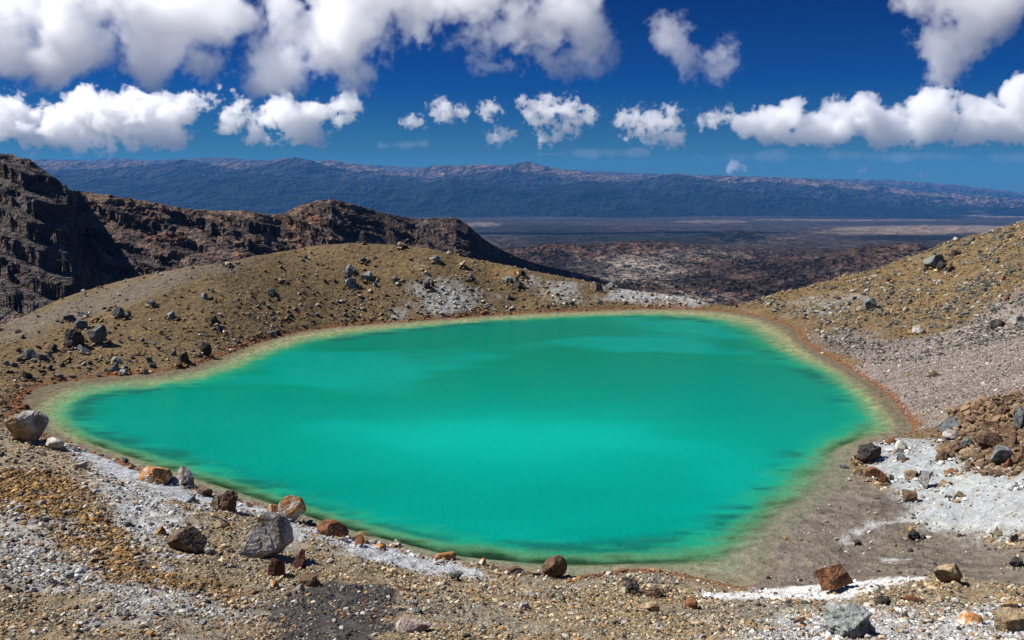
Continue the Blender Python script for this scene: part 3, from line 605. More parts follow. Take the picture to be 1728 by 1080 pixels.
# ------------------------------------------------------------------ rocks
def ico(sub):
    import bmesh
    bm = bmesh.new(); bmesh.ops.create_icosphere(bm, subdivisions=sub, radius=1)
    v = np.array([p.co[:] for p in bm.verts]); f = np.array([[q.index for q in p.verts] for p in bm.faces]); bm.free(); return v, f
ICO = {k: ico(k) for k in (1, 2, 3, 4, 5, 6)}
ICO[0] = (np.array([(1,0,0),(-1,0,0),(0,1,0),(0,-1,0),(0,0,1),(0,0,-1)], float), np.array([(0,2,4),(2,1,4),(1,3,4),(3,0,4),(2,0,5),(1,2,5),(3,1,5),(0,3,5)]))
def n3(p, s, seed, o=4, g=.5):
    q = p * s; return (fbm(q[:, 0], q[:, 1] + 7, o, seed, g) + fbm(q[:, 1] + 3, q[:, 2], o, seed + 3, g) + fbm(q[:, 2] + 5, q[:, 0] + 11, o, seed + 6, g)) / 1.7
TYPES = dict(gy=((.43,.41,.38),(.27,.22,.17)), dg=((.165,.175,.172),(.085,.085,.080)), bk=((.055,.050,.047),(.110,.088,.070)), br=((.165,.105,.065),(.085,.055,.040)),
 orr=((.40,.20,.075),(.22,.11,.055)), ow=((.68,.60,.50),(.52,.25,.09)), wh=((.58,.55,.49),(.38,.30,.21)), rd=((.125,.045,.030),(.060,.032,.027)),
 pk=((.36,.26,.22),(.46,.40,.35)), gn=((.22,.25,.225),(.12,.13,.12)), tn=((.38,.29,.18),(.24,.165,.10)), gr=((.30,.315,.305),(.14,.145,.14)), rs=((.24,.11,.055),(.14,.07,.045)))
def stone(seed, kind, sub):
    r = np.random.default_rng(seed); v, f = ICO[sub]; v = v.copy()
    if kind == 'craggy': npl, lo, hi, am = 10, .50, .90, .42
    elif kind == 'round': npl, lo, hi, am = 9, .58, .90, .12
    else: npl, lo, hi, am = 9, .34, .76, .04
    for _ in range(npl):
        d = r.normal(size=3); d /= np.linalg.norm(d); h = r.uniform(lo, hi)
        k = v @ d; ex = np.maximum(k - h, 0); v = v - ex[:, None] * d
    nn = n3(v, 1.1, seed % 997, 3); v = v * (1 + am * nn)[:, None]
    if sub >= 3: v = v * (1 + (.20 if kind == 'craggy' else .055) * n3(v, 3.2, seed % 991, 5, .66))[:, None]; cr_ = np.abs(n3(v, 1.7, seed % 983, 3)); v = v * (1 - .07 * sstep(.07, .0, cr_))[:, None]
    v -= (v.max(0) + v.min(0)) / 2; v /= (v.max(0) - v.min(0)); return v, f
def tri_mesh(name, V, Fc, col, mat, smooth):
    me = bpy.data.meshes.new(name); V = V.astype(np.float32); n = len(Fc)
    me.vertices.add(len(V)); me.vertices.foreach_set('co', V.reshape(-1)); me.loops.add(n * 3); me.loops.foreach_set('vertex_index', Fc.reshape(-1).astype(np.int32))
    me.polygons.add(n); me.polygons.foreach_set('loop_start', np.arange(0, n * 3, 3, dtype=np.int32)); me.update(calc_edges=True)
    me.polygons.foreach_set('use_smooth', np.full(n, smooth)); set_col(me, col); me.materials.append(mat); return me
KC = .66
def stone_col(v, typ, seed, split=False):
    a, b = TYPES[typ]; n = n3(v, 2.4, seed % 977 + 1, 4, .6); w = sstep(-.05, .25, n)
    if typ in ('ow',): w = sstep(-.15, .15, n + .5 * v[:, 2])
    c = np.array(a) * (1 - w[:, None]) + np.array(b) * w[:, None]
    if split:
        k = sstep(.12, .02, v[:, 0] + .5 * v[:, 2] + .25 * n); c = c * (1 - k[:, None]) + np.array((.40, .27, .15)) * k[:, None]
        k = sstep(.12, .3, n) * (v[:, 0] < .1); c = c * (1 - k[:, None]) + np.array((.42, .17, .05)) * k[:, None]
    return c * (1 + .25 * n3(v, 9, 5, 3))[:, None] * KC
mt_rock = ground_mat('rock_stone', [1.6, 6.0, 22.0], .38, .30, .9)
FOOT = []
def put_rock(u, v, w, h, typ, label, kind='ang', yaw=None, tilt=0, sink=.42, depth=None, group=None, cat=None, split=False, sh=None):
    seed = int(u * 131 + v * 17 + w) ; r = random.Random(seed)
    x, y, z = hit(u, v); d = math.sqrt(x * x + y * y + (H - z) ** 2); px = (y * math.cos(PITCH) + (H - z) * math.sin(PITCH)) / F * .95; ph = math.asin((H - z) / d)
    sx = w * px; sy = (depth or r.uniform(.7, .9)) * sx
    if 'craggy' != kind: sy = min(sy, h * px * 1.5)
    hv = h * px; sz = math.sqrt(max(hv * hv - (sy * math.sin(ph)) ** 2, (.45 * hv) ** 2)) / math.cos(ph)
    off_ = sz * .5 * math.cos(ph) / px; x, y, z = hit(u, v + off_ * .9)
    sub = 6 if w > 45 else 5 if w > 24 else 4 if w > 12 else 3
    V, Fc = stone(sh or seed, kind, sub); V = V.copy()
    col = stone_col(V, typ, seed, split)
    a = yaw if yaw is not None else r.uniform(-.35, .35); ca_, sa_ = math.cos(a), math.sin(a)
    V = V * (sx, sy, sz / (1 - sink)); 
    if tilt: ct, st = math.cos(tilt), math.sin(tilt); V = V @ np.array([[ct, 0, st], [0, 1, 0], [-st, 0, ct]]).T
    V = V @ np.array([[ca_, -sa_, 0], [sa_, ca_, 0], [0, 0, 1]]).T
    zmin = V[:, 2].min(); zh = V[:, 2].max() - zmin
    V[:, 2] -= zmin
    me = tri_mesh('boulder' if w > 18 else 'rock', V, Fc, col, mt_rock, True)
    o = bpy.data.objects.new('boulder' if w > 18 else 'rock', me); C.objects.link(o)
    o.location = (x, y, z - zh * sink)
    if w > 12: FOOT.append((x, y, sx))
    tag(o, label, cat or ('boulder' if w > 18 else 'rock'), group); return o
RK = [
 (50,721,64,52,'gy','large rounded boulder with grey cap and rusty flank at the left tip of the lake','ang',dict(split=True,sink=.22,sh=3309,yaw=.1)),
 (92,748,34,20,'wh','pale cream rock with dark underside just right of the big two-tone boulder','ang',{}),
 (120,753,27,15,'wh','low chalky white rock at the waterline, second right of the two-tone boulder','ang',{}),
 (42,685,17,10,'rs','small brown rock standing in shallow water at the left tip','round',{}),
 (6,681,13,13,'br','dark brown rock cut by the left edge of the photo above the rusty rubble','ang',{}),
 (137,785,23,14,'gy','flat grey rock alone on pale sand left of the white crust','ang',{}),
 (210,777,14,10,'dg','small purple grey rock at the near left waterline','ang',{}),
 (262,801,54,30,'ow','low rusty orange and white boulder at the near left waterline','round',{}),
 (306,806,41,31,'gy','angular grey boulder touching the rusty orange one at the waterline','ang',{}),
 (343,829,36,16,'br','flat brown rock on the white crust left of the jagged dark boulder','ang',{}),
 (383,846,44,34,'br','jagged dark brown boulder leaning on the white crust','craggy',dict(tilt=.45)),
 (362,849,18,20,'tn','tan block propped against the left side of the jagged dark boulder','ang',{}),
 (325,842,14,13,'dg','small dark cobble left of the tan block','ang',{}),
 (370,885,31,17,'tn','flat orange tan rock up left of the biggest grey boulder','ang',{}),
 (448,903,88,76,'gy','biggest grey faceted boulder on the near shore','ang',dict(sink=.12,yaw=.3,sh=4242,depth=.8)),
 (493,860,46,44,'ow','tall orange and white slab standing at the near waterline','round',dict(sink=.05,tilt=.45,depth=.4)),
 (462,861,19,22,'ow','small upright cream and orange block beside the tall slab','ang',{}),
 (313,913,62,38,'br','wide brown rock half buried in gravel left of the biggest grey boulder','ang',dict(sink=.35)),
 (272,897,18,17,'orr','round orange cobble left of the half buried brown rock','round',{}),
 (467,957,28,31,'rd','dark red block in the shadow below the biggest grey boulder','ang',{}),
 (507,945,27,32,'rd','dark spiky rock right of the dark red block','craggy',dict(tilt=.3)),
 (522,981,46,27,'br','flat brown slab above the dark scoria patch','ang',dict(sink=.3)),
 (506,996,20,18,'pk','pinkish block at the left foot of the flat brown slab','ang',{}),
 (461,987,14,13,'ow','small yellow cream stone below the dark red block','ang',{}),
 (562,893,56,28,'rs','smooth rusty brown slab sloping into the near waterline','round',dict(tilt=.25,sink=.15)),
 (616,893,28,9,'orr','thin orange rock awash in the shallows beside the rusty slab','ang',dict(sink=.4)),
 (605,913,20,20,'rs','rusty block in the row of stones right of the rusty slab','ang',{}),
 (578,910,19,11,'wh','whitish stone touching the lower edge of the rusty slab','ang',{}),
 (641,922,20,11,'ow','cream and orange stone on the waterline above the smooth white crust','ang',{}),
 (670,915,16,13,'wh','bright white knob on the waterline above the smooth white crust','craggy',{}),
 (748,937,44,15,'orr','long bright orange rock lying on the near waterline','round',dict(tilt=-.1)),
 (769,971,26,15,'dg','dark wedge at the lower edge of the smooth white crust','ang',dict(sink=.1)),
 (813,949,21,12,'ow','pale orange stone at the waterline right of the long orange rock','ang',{}),
 (860,963,44,17,'br','low rusty brown outcrop at the waterline left of the split boulder','craggy',dict(sink=.25)),
 (899,967,28,13,'tn','low tan rock touching the split boulder','ang',{}),
 (936,958,44,39,'br','split brown boulder with a pale edge standing at the near shore','ang',dict(sink=.08,tilt=-.2,sh=424)),
 (963,981,15,12,'orr','yellow orange cobble at the right foot of the split boulder','round',{}),
 (680,995,24,14,'rs','rust red rock right of the dark scoria patch','ang',{}),
 (697,1053,62,27,'pk','flat pinkish grey slab near the bottom edge of the photo','ang',dict(sink=.3)),
 (704,1031,22,10,'dg','dark grey stone just above the flat pinkish slab','ang',{}),
 (884,1023,26,17,'gy','flat blue grey stone in the gravel at the bottom centre','ang',dict(sink=.3)),
 (854,1022,28,11,'pk','reddish flat stone touching the blue grey one','ang',dict(sink=.4)),
 (1068,993,32,28,'bk','dark brown lumpy boulder on the gravel bank, left one of a touching pair','craggy',dict(sink=.12)),
 (1102,1000,46,24,'br','brown knobbly boulder, right one of a touching pair on the gravel bank','craggy',dict(sink=.12)),
 (1166,1018,22,17,'rs','pink brown stone right of the touching dark pair','ang',{}),
 (1096,1021,36,16,'tn','pale yellow flat rock below the touching dark pair','ang',dict(sink=.4)),
 (1412,977,78,42,'rs','orange brown tent shaped boulder on the white crust lip','ang',dict(sink=.05,sh=3131,yaw=.5,depth=.6)),
 (1601,969,46,36,'tn','tan boulder with a black hollow beneath it on the right rim','ang',dict(sink=.1)),
 (1541,903,25,17,'bk','dark purple boulder alone on the brown flat','craggy',dict(sink=.1)),
 (1714,949,24,18,'bk','dark glossy boulder by the right edge on the brown flat','craggy',dict(sink=.1)),
 (1683,896,18,16,'tn','tan cobble on the white track above the brown flat','ang',{}),
 (1711,904,20,9,'dg','flat grey stone right of the tan cobble','ang',{}),
 (1437,1050,84,54,'gr','broad weathered grey white outcrop in the foreground right of centre','craggy',dict(sink=.3)),
 (1352,1048,34,13,'rs','brown flat stone left of the weathered grey white outcrop','ang',{}),
 (1637,1048,46,28,'ow','rock with orange top and white base in the lower right foreground','round',dict(sink=.3)),
 (1706,1052,52,44,'tn','cracked tan and grey boulder in the bottom right corner','ang',dict(sink=.2)),
 (1490,1013,28,16,'bk','dark brown rock in the orange gravel behind the grey white outcrop','craggy',{}),
 (1538,1011,40,17,'rs','pinky brown flat rock right of the dark rock in orange gravel','ang',dict(sink=.4)),
 (1708,1022,40,14,'br','flat brown slab on white ground at the lower right edge','ang',dict(sink=.3)),
 (1466,764,42,30,'bk','dark craggy boulder at the lake end of the right white slope','craggy',dict(sink=.1)),
 (1501,744,18,10,'rs','reddish stone on the top edge of the right white slope','ang',{}),
 (1522,752,30,20,'wh','white and tan rock on top of the right white slope','ang',{}),
 (1521,771,17,14,'dg','dark block under the white and tan rock','ang',{}),
 (1600,718,38,27,'dg','dark grey dome topped boulder at the left end of the brown boulder pile','ang',dict(sink=.05)),
 (1603,735,27,18,'gy','smaller grey boulder tucked under the dome topped one','ang',dict(sink=.1)),
 (1594,770,29,20,'br','dark brown boulder on the white slope below the pile','craggy',{}),
 (1668,744,44,34,'br','biggest brown block in the middle of the boulder pile','ang',dict(sink=.1)),
 (1635,745,28,20,'gn','olive grey block left of the biggest brown block','ang',{}),
 (1640,765,42,16,'tn','flat ochre slab under the boulder pile','ang',dict(sink=.3)),
 (1688,768,36,32,'gr','smooth rounded green grey boulder at the foot of the pile','round',dict(sink=.08)),
 (1701,782,19,17,'rs','orange brown cobble leaning on the rounded green grey boulder','round',{}),
 (1722,769,26,26,'br','brown boulder cut by the right edge beside the green grey one','ang',{}),
 (1691,693,30,20,'br','dark brown rock at the upper left of the boulder pile','craggy',{}),
 (1722,706,30,40,'dg','tall dark boulder cut by the right edge at the top of the pile','ang',{}),
 (1706,724,36,20,'br','brown grey block below the tall dark edge boulder','ang',{}),
 (1665,722,20,14,'br','small dark brown block on the gravel edge of the pile','ang',{}),
 (1710,745,24,18,'br','brown block wedged between pile and right edge','ang',{}),
 (1616,757,26,14,'br','low brown block between the ochre slab and the white slope','ang',{}),
 (1562,810,27,32,'gy','upright square grey block on the white slope','ang',dict(sink=.02,sh=77)),
 (1586,816,21,14,'tn','tan stone right of the upright square grey block','ang',{}),
 (1541,800,27,15,'tn','tan stone with dark base left of the upright grey block','ang',{}),
 (1487,805,17,22,'rs','upright reddish wedge at the lower corner of the white slope','ang',{}),
 (1501,806,16,13,'gy','small grey block right of the reddish wedge','ang',{}),
 (1472,796,27,17,'rs','reddish brown rock at the muddy edge of the white slope','ang',{}),
 (1453,795,22,8,'br','flat brown stone at the mud edge left of the reddish brown rock','ang',{}),
 (1455,775,12,9,'orr','orange cobble on the lake side of the dark craggy boulder','round',{}),
 (1624,791,18,12,'wh','bright white stone in the middle of the right white slope','ang',{}),
 (1604,796,15,8,'rs','small orange stone left of the bright white stone','ang',{}),
 (1424,786,14,8,'dg','thin dark stone sticking out of the mud shallows','ang',{}),
 (1534,837,24,19,'br','grey brown wedge at the lower edge of the right white slope','ang',{}),
 (1617,836,22,14,'tn','yellowish stone on the lower white slope','ang',{}),
 (1715,819,16,9,'gy','grey stone near the right edge of the white slope','ang',{}),
 (1549,556,24,15,'gy','dark and pale striped rock at the top of the grey gravel slope','craggy',{}),
 (1574,630,14,10,'tn','lone tan stone in the middle of the grey gravel slope','ang',{}),
 (1673,676,9,8,'wh','tiny white stone low on the grey gravel slope','round',{}),
 (1575,439,36,22,'gn','largest pale green grey slab on the golden hillside','ang',dict(sink=.25,tilt=-.3)),
 (1589,447,18,13,'bk','black rock at the right foot of the pale green slab','craggy',{}),
 (1605,451,12,9,'bk','small black rock right of the one at the green slab','craggy',{}),
 (1612,428,18,13,'bk','black rock uphill of the pale green slab','craggy',{}),
 (1585,476,11,9,'wh','pale round stone in the middle of the golden hillside','round',{}),
 (1470,513,25,20,'gr','blue grey boulder with dark shaded side low on the golden hillside','ang',dict(sink=.1)),
 (1497,473,18,12,'br','brown rock halfway up the golden hillside','ang',{}),
 (1512,461,14,10,'gn','greenish stone above the halfway brown rock','ang',{}),
 (1485,526,14,12,'gn','pale green stone right below the blue grey boulder','ang',{}),
 (1450,521,13,9,'gy','grey stone left of the blue grey boulder','ang',{}),
 (1532,507,13,10,'dg','dark stone paired with a cream one on the lower golden hillside','ang',{}),
 (1529,522,11,8,'wh','cream stone under the dark one on the lower golden hillside','ang',{}),
 (1689,415,13,11,'bk','black rock high on the golden hillside near the right edge','craggy',{}),
 (1705,399,15,9,'bk','black rock on the skyline at the far right','craggy',{}),
 (1683,439,12,9,'dg','dark grey stone below the high black rock','ang',{}),
 (1651,471,13,8,'dg','dark flat stone on the upper right golden hillside','ang',{}),
 (1693,467,11,9,'orr','orange stone near the right edge of the golden hillside','round',{}),
 (1614,404,11,8,'wh','white stone on the hillside skyline','ang',{}),
 (1701,502,12,7,'rs','reddish stone at the top of the grey gravel slope near the right edge','ang',{}),
 (1685,545,28,13,'bk','long black rock band in the gravel near the right edge','craggy',{}),
 (1714,538,24,14,'gy','grey rubble block beside the long black rock','ang',{}),
 (201,527,20,20,'dg','round dark green grey boulder high on the brown left bank','ang',dict(sink=.05)),
 (217,529,9,9,'dg','pebble like dark rock right of the round green grey boulder','ang',{}),
 (256,511,14,10,'dg','flat dark rock up right of the round green grey boulder','ang',{}),
 (289,531,13,12,'gr','grey wedge stone alone on the smooth brown bank','ang',{}),
 (166,565,30,32,'dg','tallest dark angular pyramid boulder on the left bank','ang',dict(sink=.04,sh=505)),
 (139,548,22,17,'dg','dark rock above the pyramid boulder','ang',{}),
 (124,571,33,34,'bk','black craggy lava boulder left of the pyramid boulder','craggy',dict(sink=.05)),
 (136,588,12,12,'gr','upper left of two small grey stones below the black lava boulder','ang',{}),
 (144,593,13,11,'gr','lower right of two small grey stones below the black lava boulder','ang',{}),
 (120,536,26,12,'dg','low slate coloured rock near the left bank crest','ang',{}),
 (141,531,17,8,'dg','thin dark rock right of the low slate one','ang',{}),
 (163,539,18,9,'br','brown black rock between the slate rocks and the round boulder','craggy',{}),
 (50,596,23,14,'dg','oval dark rock in the left rock cluster above the water','round',{}),
 (89,586,15,13,'bk','black rock at the right end of the left cluster','craggy',{}),
 (71,602,16,12,'dg','dark rock in the middle of the left cluster','ang',{}),
 (84,597,9,10,'gr','pale topped stone in the left cluster','ang',{}),
 (36,607,16,9,'bk','flat black stone left of the cluster','ang',{}),
 (11,611,12,8,'dg','grey stone next to the left edge of the bank','ang',{}),
 (24,614,12,6,'dg','flat grey stone right of the left edge stone','ang',{}),
 (192,608,16,11,'gr','upper left grey rock of a trio near the water','ang',{}),
 (203,609,11,10,'gr','upper right grey rock of a trio near the water','ang',{}),
 (193,620,16,17,'gn','palest and lowest rock of a trio near the water','ang',dict(tilt=.3)),
 (210,621,13,7,'dg','low dark rock right of the pale trio rock','ang',{}),
 (208,628,16,9,'gr','grey rock at the rust line below the trio','ang',{}),
 (252,606,12,10,'dg','lone dark stone between the trio and the black stack','ang',{}),
 (293,594,11,8,'dg','small dark stone above the black stack','ang',{}),
 (154,612,10,9,'bk','black stone above the rust line left of the trio','ang',{}),
 (45,633,20,16,'bk','black lump on the bank above the left tip','craggy',{}),
 (101,635,14,8,'dg','dark flat stone at the rust line near the left tip','ang',{}),
 (245,626,14,11,'gr','grey stone at the rust line right of the trio','ang',{}),
 (346,589,21,26,'bk','upright black lava stack beside the water','craggy',dict(sink=.05)),
 (360,540,20,15,'bk','black rock on the middle of the brown bank','craggy',{}),
 (369,555,18,10,'dg','dark rock just below the middle black rock','ang',{}),
 (312,603,17,20,'bk','dark rock pile at the waterline left of the lava stack','craggy',{}),
 (304,615,18,13,'br','purple brown rock at the foot of the waterline pile','ang',{}),
 (459,564,11,9,'dg','left one of two dark stones at the dome waterline','ang',{}),
 (469,560,10,9,'bk','right one of two dark stones at the dome waterline','ang',{}),
 (592,453,18,13,'gr','hooked grey boulder high on the dome','craggy',{}),
 (586,462,10,11,'dg','dark foot stone of the hooked grey boulder','ang',{}),
 (593,476,19,14,'gr','triangular grey boulder below the hooked one','ang',{}),
 (621,465,21,14,'gr','flat oval grey boulder right of the hooked one','ang',dict(tilt=-.3)),
 (612,438,13,7,'dg','dark stone near the dome top','ang',{}),
 (670,472,14,10,'dg','dark oval stone right of the dome boulders','ang',{}),
 (678,413,18,9,'tn','tan boulder standing on the dome crest line','ang',dict(sink=.0)),
 (516,432,7,6,'dg','upper of two tiny rocks under the hiker','ang',{}),
 (512,438,9,5,'dg','lower of two tiny rocks under the hiker','ang',{}),
 (458,492,13,8,'gr','grey wedge stone on the left shoulder of the dome','ang',{}),
 (633,479,8,8,'gr','small grey stone below the flat oval boulder','ang',{}),
 (735,437,16,13,'gr','green grey boulder near the dome crest above the left white patch','round',dict(sink=.05)),
 (721,480,13,14,'bk','black boulder at the left corner of the dome white patch','craggy',{}),
 (730,478,7,8,'bk','small black stone touching the corner boulder','ang',{}),
 (793,466,13,8,'dg','dark stone uphill right of the dome white patch','ang',{}),
 (858,472,17,11,'gr','upper left rock of the dark cluster between the white patches','ang',{}),
 (875,481,20,11,'bk','lowest rock of the dark cluster between the white patches','ang',{}),
 (872,471,9,12,'gn','pale edged upper right rock of the dark cluster','ang',{}),
 (881,461,13,12,'bk','black rock above the dark cluster','craggy',{}),
 (779,444,15,9,'pk','pale pinkish rock under the dome crest','ang',{}),
 (720,460,9,7,'wh','white stone above the dome white patch','ang',{}),
 (858,500,10,10,'dg','grey black stone below the dark cluster','craggy',{}),
 (1010,485,13,13,'dg','dark upright rock where the ridge meets the low saddle','ang',{}),
 (1031,481,15,8,'gr','grey flat rock on the ridge line right of the upright one','ang',{}),
 (965,511,8,8,'bk','black cube like stone at the far waterline','ang',{}),
 (1011,509,12,7,'dg','dark stone at the far waterline below the saddle','ang',{}),
 (384,446,14,6,'tn','left pale lump on the left shoulder skyline','craggy',dict(sink=.1)),
 (401,444,12,5,'tn','right pale lump on the left shoulder skyline','craggy',dict(sink=.1)),
 (345,499,12,11,'gr','grey wedge stone with a sunlit top on the left shoulder path','ang',{}),
 (358,490,9,8,'dg','dark stone above the grey wedge on the left shoulder','ang',{}),
]
for r_ in RK:
    put_rock(*r_[:6], kind=r_[6], **r_[7])

# medium stones scattered by zone: copies of a few shapes, one shared description per zone where nothing tells them apart
LM = [(50,723,'two-tone boulder at the left tip'),(140,785,'flat grey rock on the pale sand'),(284,802,'orange and grey boulder pair'),(383,846,'jagged dark boulder'),(448,903,'biggest grey boulder'),
 (493,860,'tall orange slab'),(313,913,'half buried brown rock'),(467,957,'dark red block'),(522,981,'flat brown slab'),(562,893,'rusty waterline slab'),(680,995,'rust red rock'),(697,1053,'flat pinkish slab'),
 (769,971,'dark wedge'),(870,1023,'blue grey and red pair'),(936,958,'split boulder'),(1085,997,'touching dark pair'),(1412,977,'tent shaped boulder'),(1437,1050,'grey white outcrop'),(1490,1013,'dark rock in orange gravel'),
 (1601,969,'tan boulder with the hollow'),(1637,1048,'orange topped rock'),(1706,1052,'cracked corner boulder'),(1352,1048,'brown flat stone'),(124,571,'black lava boulder'),(166,565,'pyramid boulder'),(201,527,'round high boulder'),
 (50,596,'oval dark rock'),(198,612,'trio near the water'),(45,633,'black lump above the tip'),(252,606,'lone dark stone'),(293,594,'stone above the stack'),(312,603,'dark waterline pile'),(120,536,'slate coloured rock'),
 (470,562,'waterline stone twins'),(593,476,'triangular dome boulder'),(621,465,'flat oval dome boulder'),(458,492,'grey shoulder wedge'),(670,472,'dark oval dome stone'),(721,480,'black corner boulder'),(592,453,'hooked dome boulder'),
 (1575,439,'pale green slab'),(1470,513,'blue grey hillside boulder'),(1497,473,'halfway brown rock'),(1585,476,'pale round hillside stone'),(1549,556,'striped rock'),(1651,471,'dark flat hillside stone'),(1530,514,'dark and cream stone pair'),(1685,545,'long black rock')]
CN = dict(dg='dark grey', bk='black', gr='grey', br='brown', tn='tan', wh='whitish', gn='greenish', gy='light grey', rs='rust brown', orr='orange')
USED = set()
def scatter(n, box_px, size, typs, where, group, seed):
    rr = random.Random(seed); protos = []
    for k in range(4):
        V, Fc = stone(seed * 10 + k, rr.choice(['ang', 'ang', 'craggy']), 3); typ = typs[k % len(typs)]; V = V * (1, rr.uniform(.7, .95), rr.uniform(.5, .75)); V[:, 2] -= V[:, 2].min() + .12
        protos.append(tri_mesh('rock', V, Fc, stone_col(V, typ, seed + k), mt_rock, True))
    k = 0; first = [None] * 4; tries = 0
    while k < n and tries < 3000:
        tries += 1; u = rr.uniform(box_px[0], box_px[2]); v = rr.uniform(box_px[1], box_px[3]); x, y, z = hit(u, v); sp = rr.uniform(*size)
        if y > 150 or float(zat(x, y, MDS)) < .25 or min(abs(u - r_[0]) / (r_[2] * .6 + 8) + abs(v - r_[1]) / (r_[3] * .6 + 8) for r_ in RK) < 1: continue
        q = k % 4; lu, lv, ln = min(LM, key=lambda m: math.hypot(u - m[0], v - m[1])); du, dv = u - lu, v - lv; dist = math.hypot(du, dv)
        dr = ('right of' if du > 0 else 'left of') if abs(du) > 2.2 * abs(dv) else ('above' if dv < 0 else 'below') if abs(dv) > 2.2 * abs(du) else ('up' if dv < 0 else 'down') + (' and right of' if du > 0 else ' and left of')
        lab = f"{'large' if sp > (size[0] + size[1]) / 2 else 'small'} {CN[typs[q % len(typs)]]} stone {'close' if dist < 28 else 'some way' if dist < 60 else 'far'} {dr} the {ln}"
        if lab in USED: continue
        USED.add(lab)
        px = math.sqrt(x * x + y * y + (H - z) ** 2) / F
        if first[q] is None: o = bpy.data.objects.new('rock', protos[q]); first[q] = o
        else: o = first[q].copy()
        C.objects.link(o); s = sp * px; o.location = (x, y, z); o.scale = (s, s, s); o.rotation_euler = (rr.uniform(-.25, .25), rr.uniform(-.25, .25), rr.uniform(0, 6.28))
        tag(o, lab, 'rock', group); k += 1
scatter(26, (0,560,330,640), (6,11), ['dg','bk','gr','br'], '', 'small stones on the left bank', 31)
scatter(18, (450,470,720,535), (5,10), ['gr','dg','br','tn'], '', 'small stones on the dome', 32)
scatter(14, (1260,470,1700,540), (5,10), ['gn','dg','gr','wh'], '', 'small stones on the golden hillside', 33)
scatter(20, (0,850,440,1075), (9,17), ['tn','gr','br','wh'], '', 'stones in the lower left gravel', 34)
scatter(18, (560,990,1300,1075), (8,15), ['tn','gy','rs','wh'], '', 'stones in the bottom centre gravel', 35)
scatter(14, (1300,1010,1728,1078), (9,17), ['tn','orr','gy','wh'], '', 'stones in the bottom right gravel', 36)

# ------------------------------------------------------------------ loose gravel, moss cushions (nobody could count them)
def bulk(name, label, n, ymin, ymax, sel, pxmed, sig, seed, pxmin=1.4, pxmax=9, flat=.62, colf=None, sink=.3, arange=(-.66, .66), pos=None):
    r = np.random.default_rng(seed)
    y = 1 / r.uniform(1 / ymax, 1 / ymin, n); a = r.uniform(*arange, n); x = a * y
    if pos is not None: x, y = pos
    k = (np.abs(x) < 113) & (y > 13); x, y = x[k], y[k]
    ds = zat(x, y, MDS); s_ = zat(x, y, MS); w = sel(x, y, ds); k = (r.random(len(x)) < w); x, y, ds, s_ = x[k], y[k], ds[k], s_[k]
    yc = crest_of(x / y)[0]; k = y < yc + 1.5; x, y, ds, s_ = x[k], y[k], ds[k], s_[k]
    z = zat(x, y) + relief(x, y, None, ds) * sstep(0, 3, ds)
    px = np.clip(np.exp(r.normal(math.log(pxmed), sig, len(x))), pxmin, pxmax); d = np.sqrt(x * x + y * y + (H - z) ** 2); size = px * d / F
    col = near_colour(x[None], y[None], z[None], ds[None], s_[None], yc[None])[0] * 1.25
    col = colf(col, r, x, y, ds)
    allV, allF, allC, off = [], [], [], 0
    for sub, m in ((0, px < 2.6), (1, (px >= 2.6) & (px < 6)), (2, px >= 6)):
        v0, f0 = ICO[sub]; q = r.integers(0, 10, len(x))
        for kk in range(10):
            sl = np.nonzero(m & (q == kk))[0]
            if len(sl) == 0: continue
            rr = np.random.default_rng(seed * 100 + kk); v = v0.copy()
            if sub == 0: v = v * rr.uniform(.75, 1.25, v.shape) + rr.normal(0, .15, v.shape)
            for _ in range(7 if sub else 0):
                dd = rr.normal(size=3); dd /= np.linalg.norm(dd); h = rr.uniform(.45, .85); ex = np.maximum(v @ dd - h, 0); v = v - ex[:, None] * dd
            v = v * (.5, .5 * rr.uniform(.65, .95), .5 * flat * rr.uniform(.8, 1.25))
            an = r.uniform(0, 6.283, len(sl)); tx = r.normal(0, .35, len(sl)); ca_, sa_ = np.cos(an), np.sin(an)
            X = v[:, 0][None] * ca_[:, None] - v[:, 1][None] * sa_[:, None]; Y = v[:, 0][None] * sa_[:, None] + v[:, 1][None] * ca_[:, None]; Z = v[:, 2][None] + X * tx[:, None]
            S_ = size[sl][:, None]; P = np.stack([X * S_ + x[sl][:, None], Y * S_ + y[sl][:, None], Z * S_ + z[sl][:, None] + S_ * flat * (.5 - sink) * .6], -1)
            nv = len(v); allV.append(P.reshape(-1, 3)); allC.append(np.repeat(col[sl], nv, 0)); allF.append((f0[None] + (np.arange(len(sl)) * nv)[:, None, None] + off).reshape(-1, 3)); off += nv * len(sl)
    me = tri_mesh(name, np.concatenate(allV), np.concatenate(allF), np.concatenate(allC), mt_peb, False)
    o = bpy.data.objects.new(name, me); C.objects.link(o); tag(o, label, kind='stuff'); print(name, len(x)); return o
pm = Mat('gravel_stone'); pc_ = pm.attr('tint').outputs['Color']; pm.L.new(pc_, pm.p.inputs['Base Color']); pm.p.inputs['Roughness'].default_value = .9; pm.p.inputs['Specular IOR Level'].default_value = .15
mt_peb = pm.m
def cf(pw, po, pd, lo=.55, hi=1.5):
    def f(col, r, x, y, ds):
        n = len(col); col = col * np.exp(r.normal(-.05, .48, n))[:, None]; q = r.random(n)
        def rep(c, m, c2): c[m] = np.array(c2) * KC * r.uniform(.75, 1.15, (m.sum(), 1)); return c
        col = rep(col, q < pw, (.56, .53, .47)); col = rep(col, (q >= pw) & (q < pw + po), (.38, .22, .09)); col = rep(col, (q >= pw + po) & (q < pw + po + pd), (.07, .06, .055))
        rust = (ds < .9) & ~((x > 8) & (y < 68)) & (r.random(n) < .7) & (y > 50) & (x < 30); col[rust] = np.array((.24, .10, .045)) * r.uniform(.6, 1.4, (rust.sum(), 1)); return col
    return f
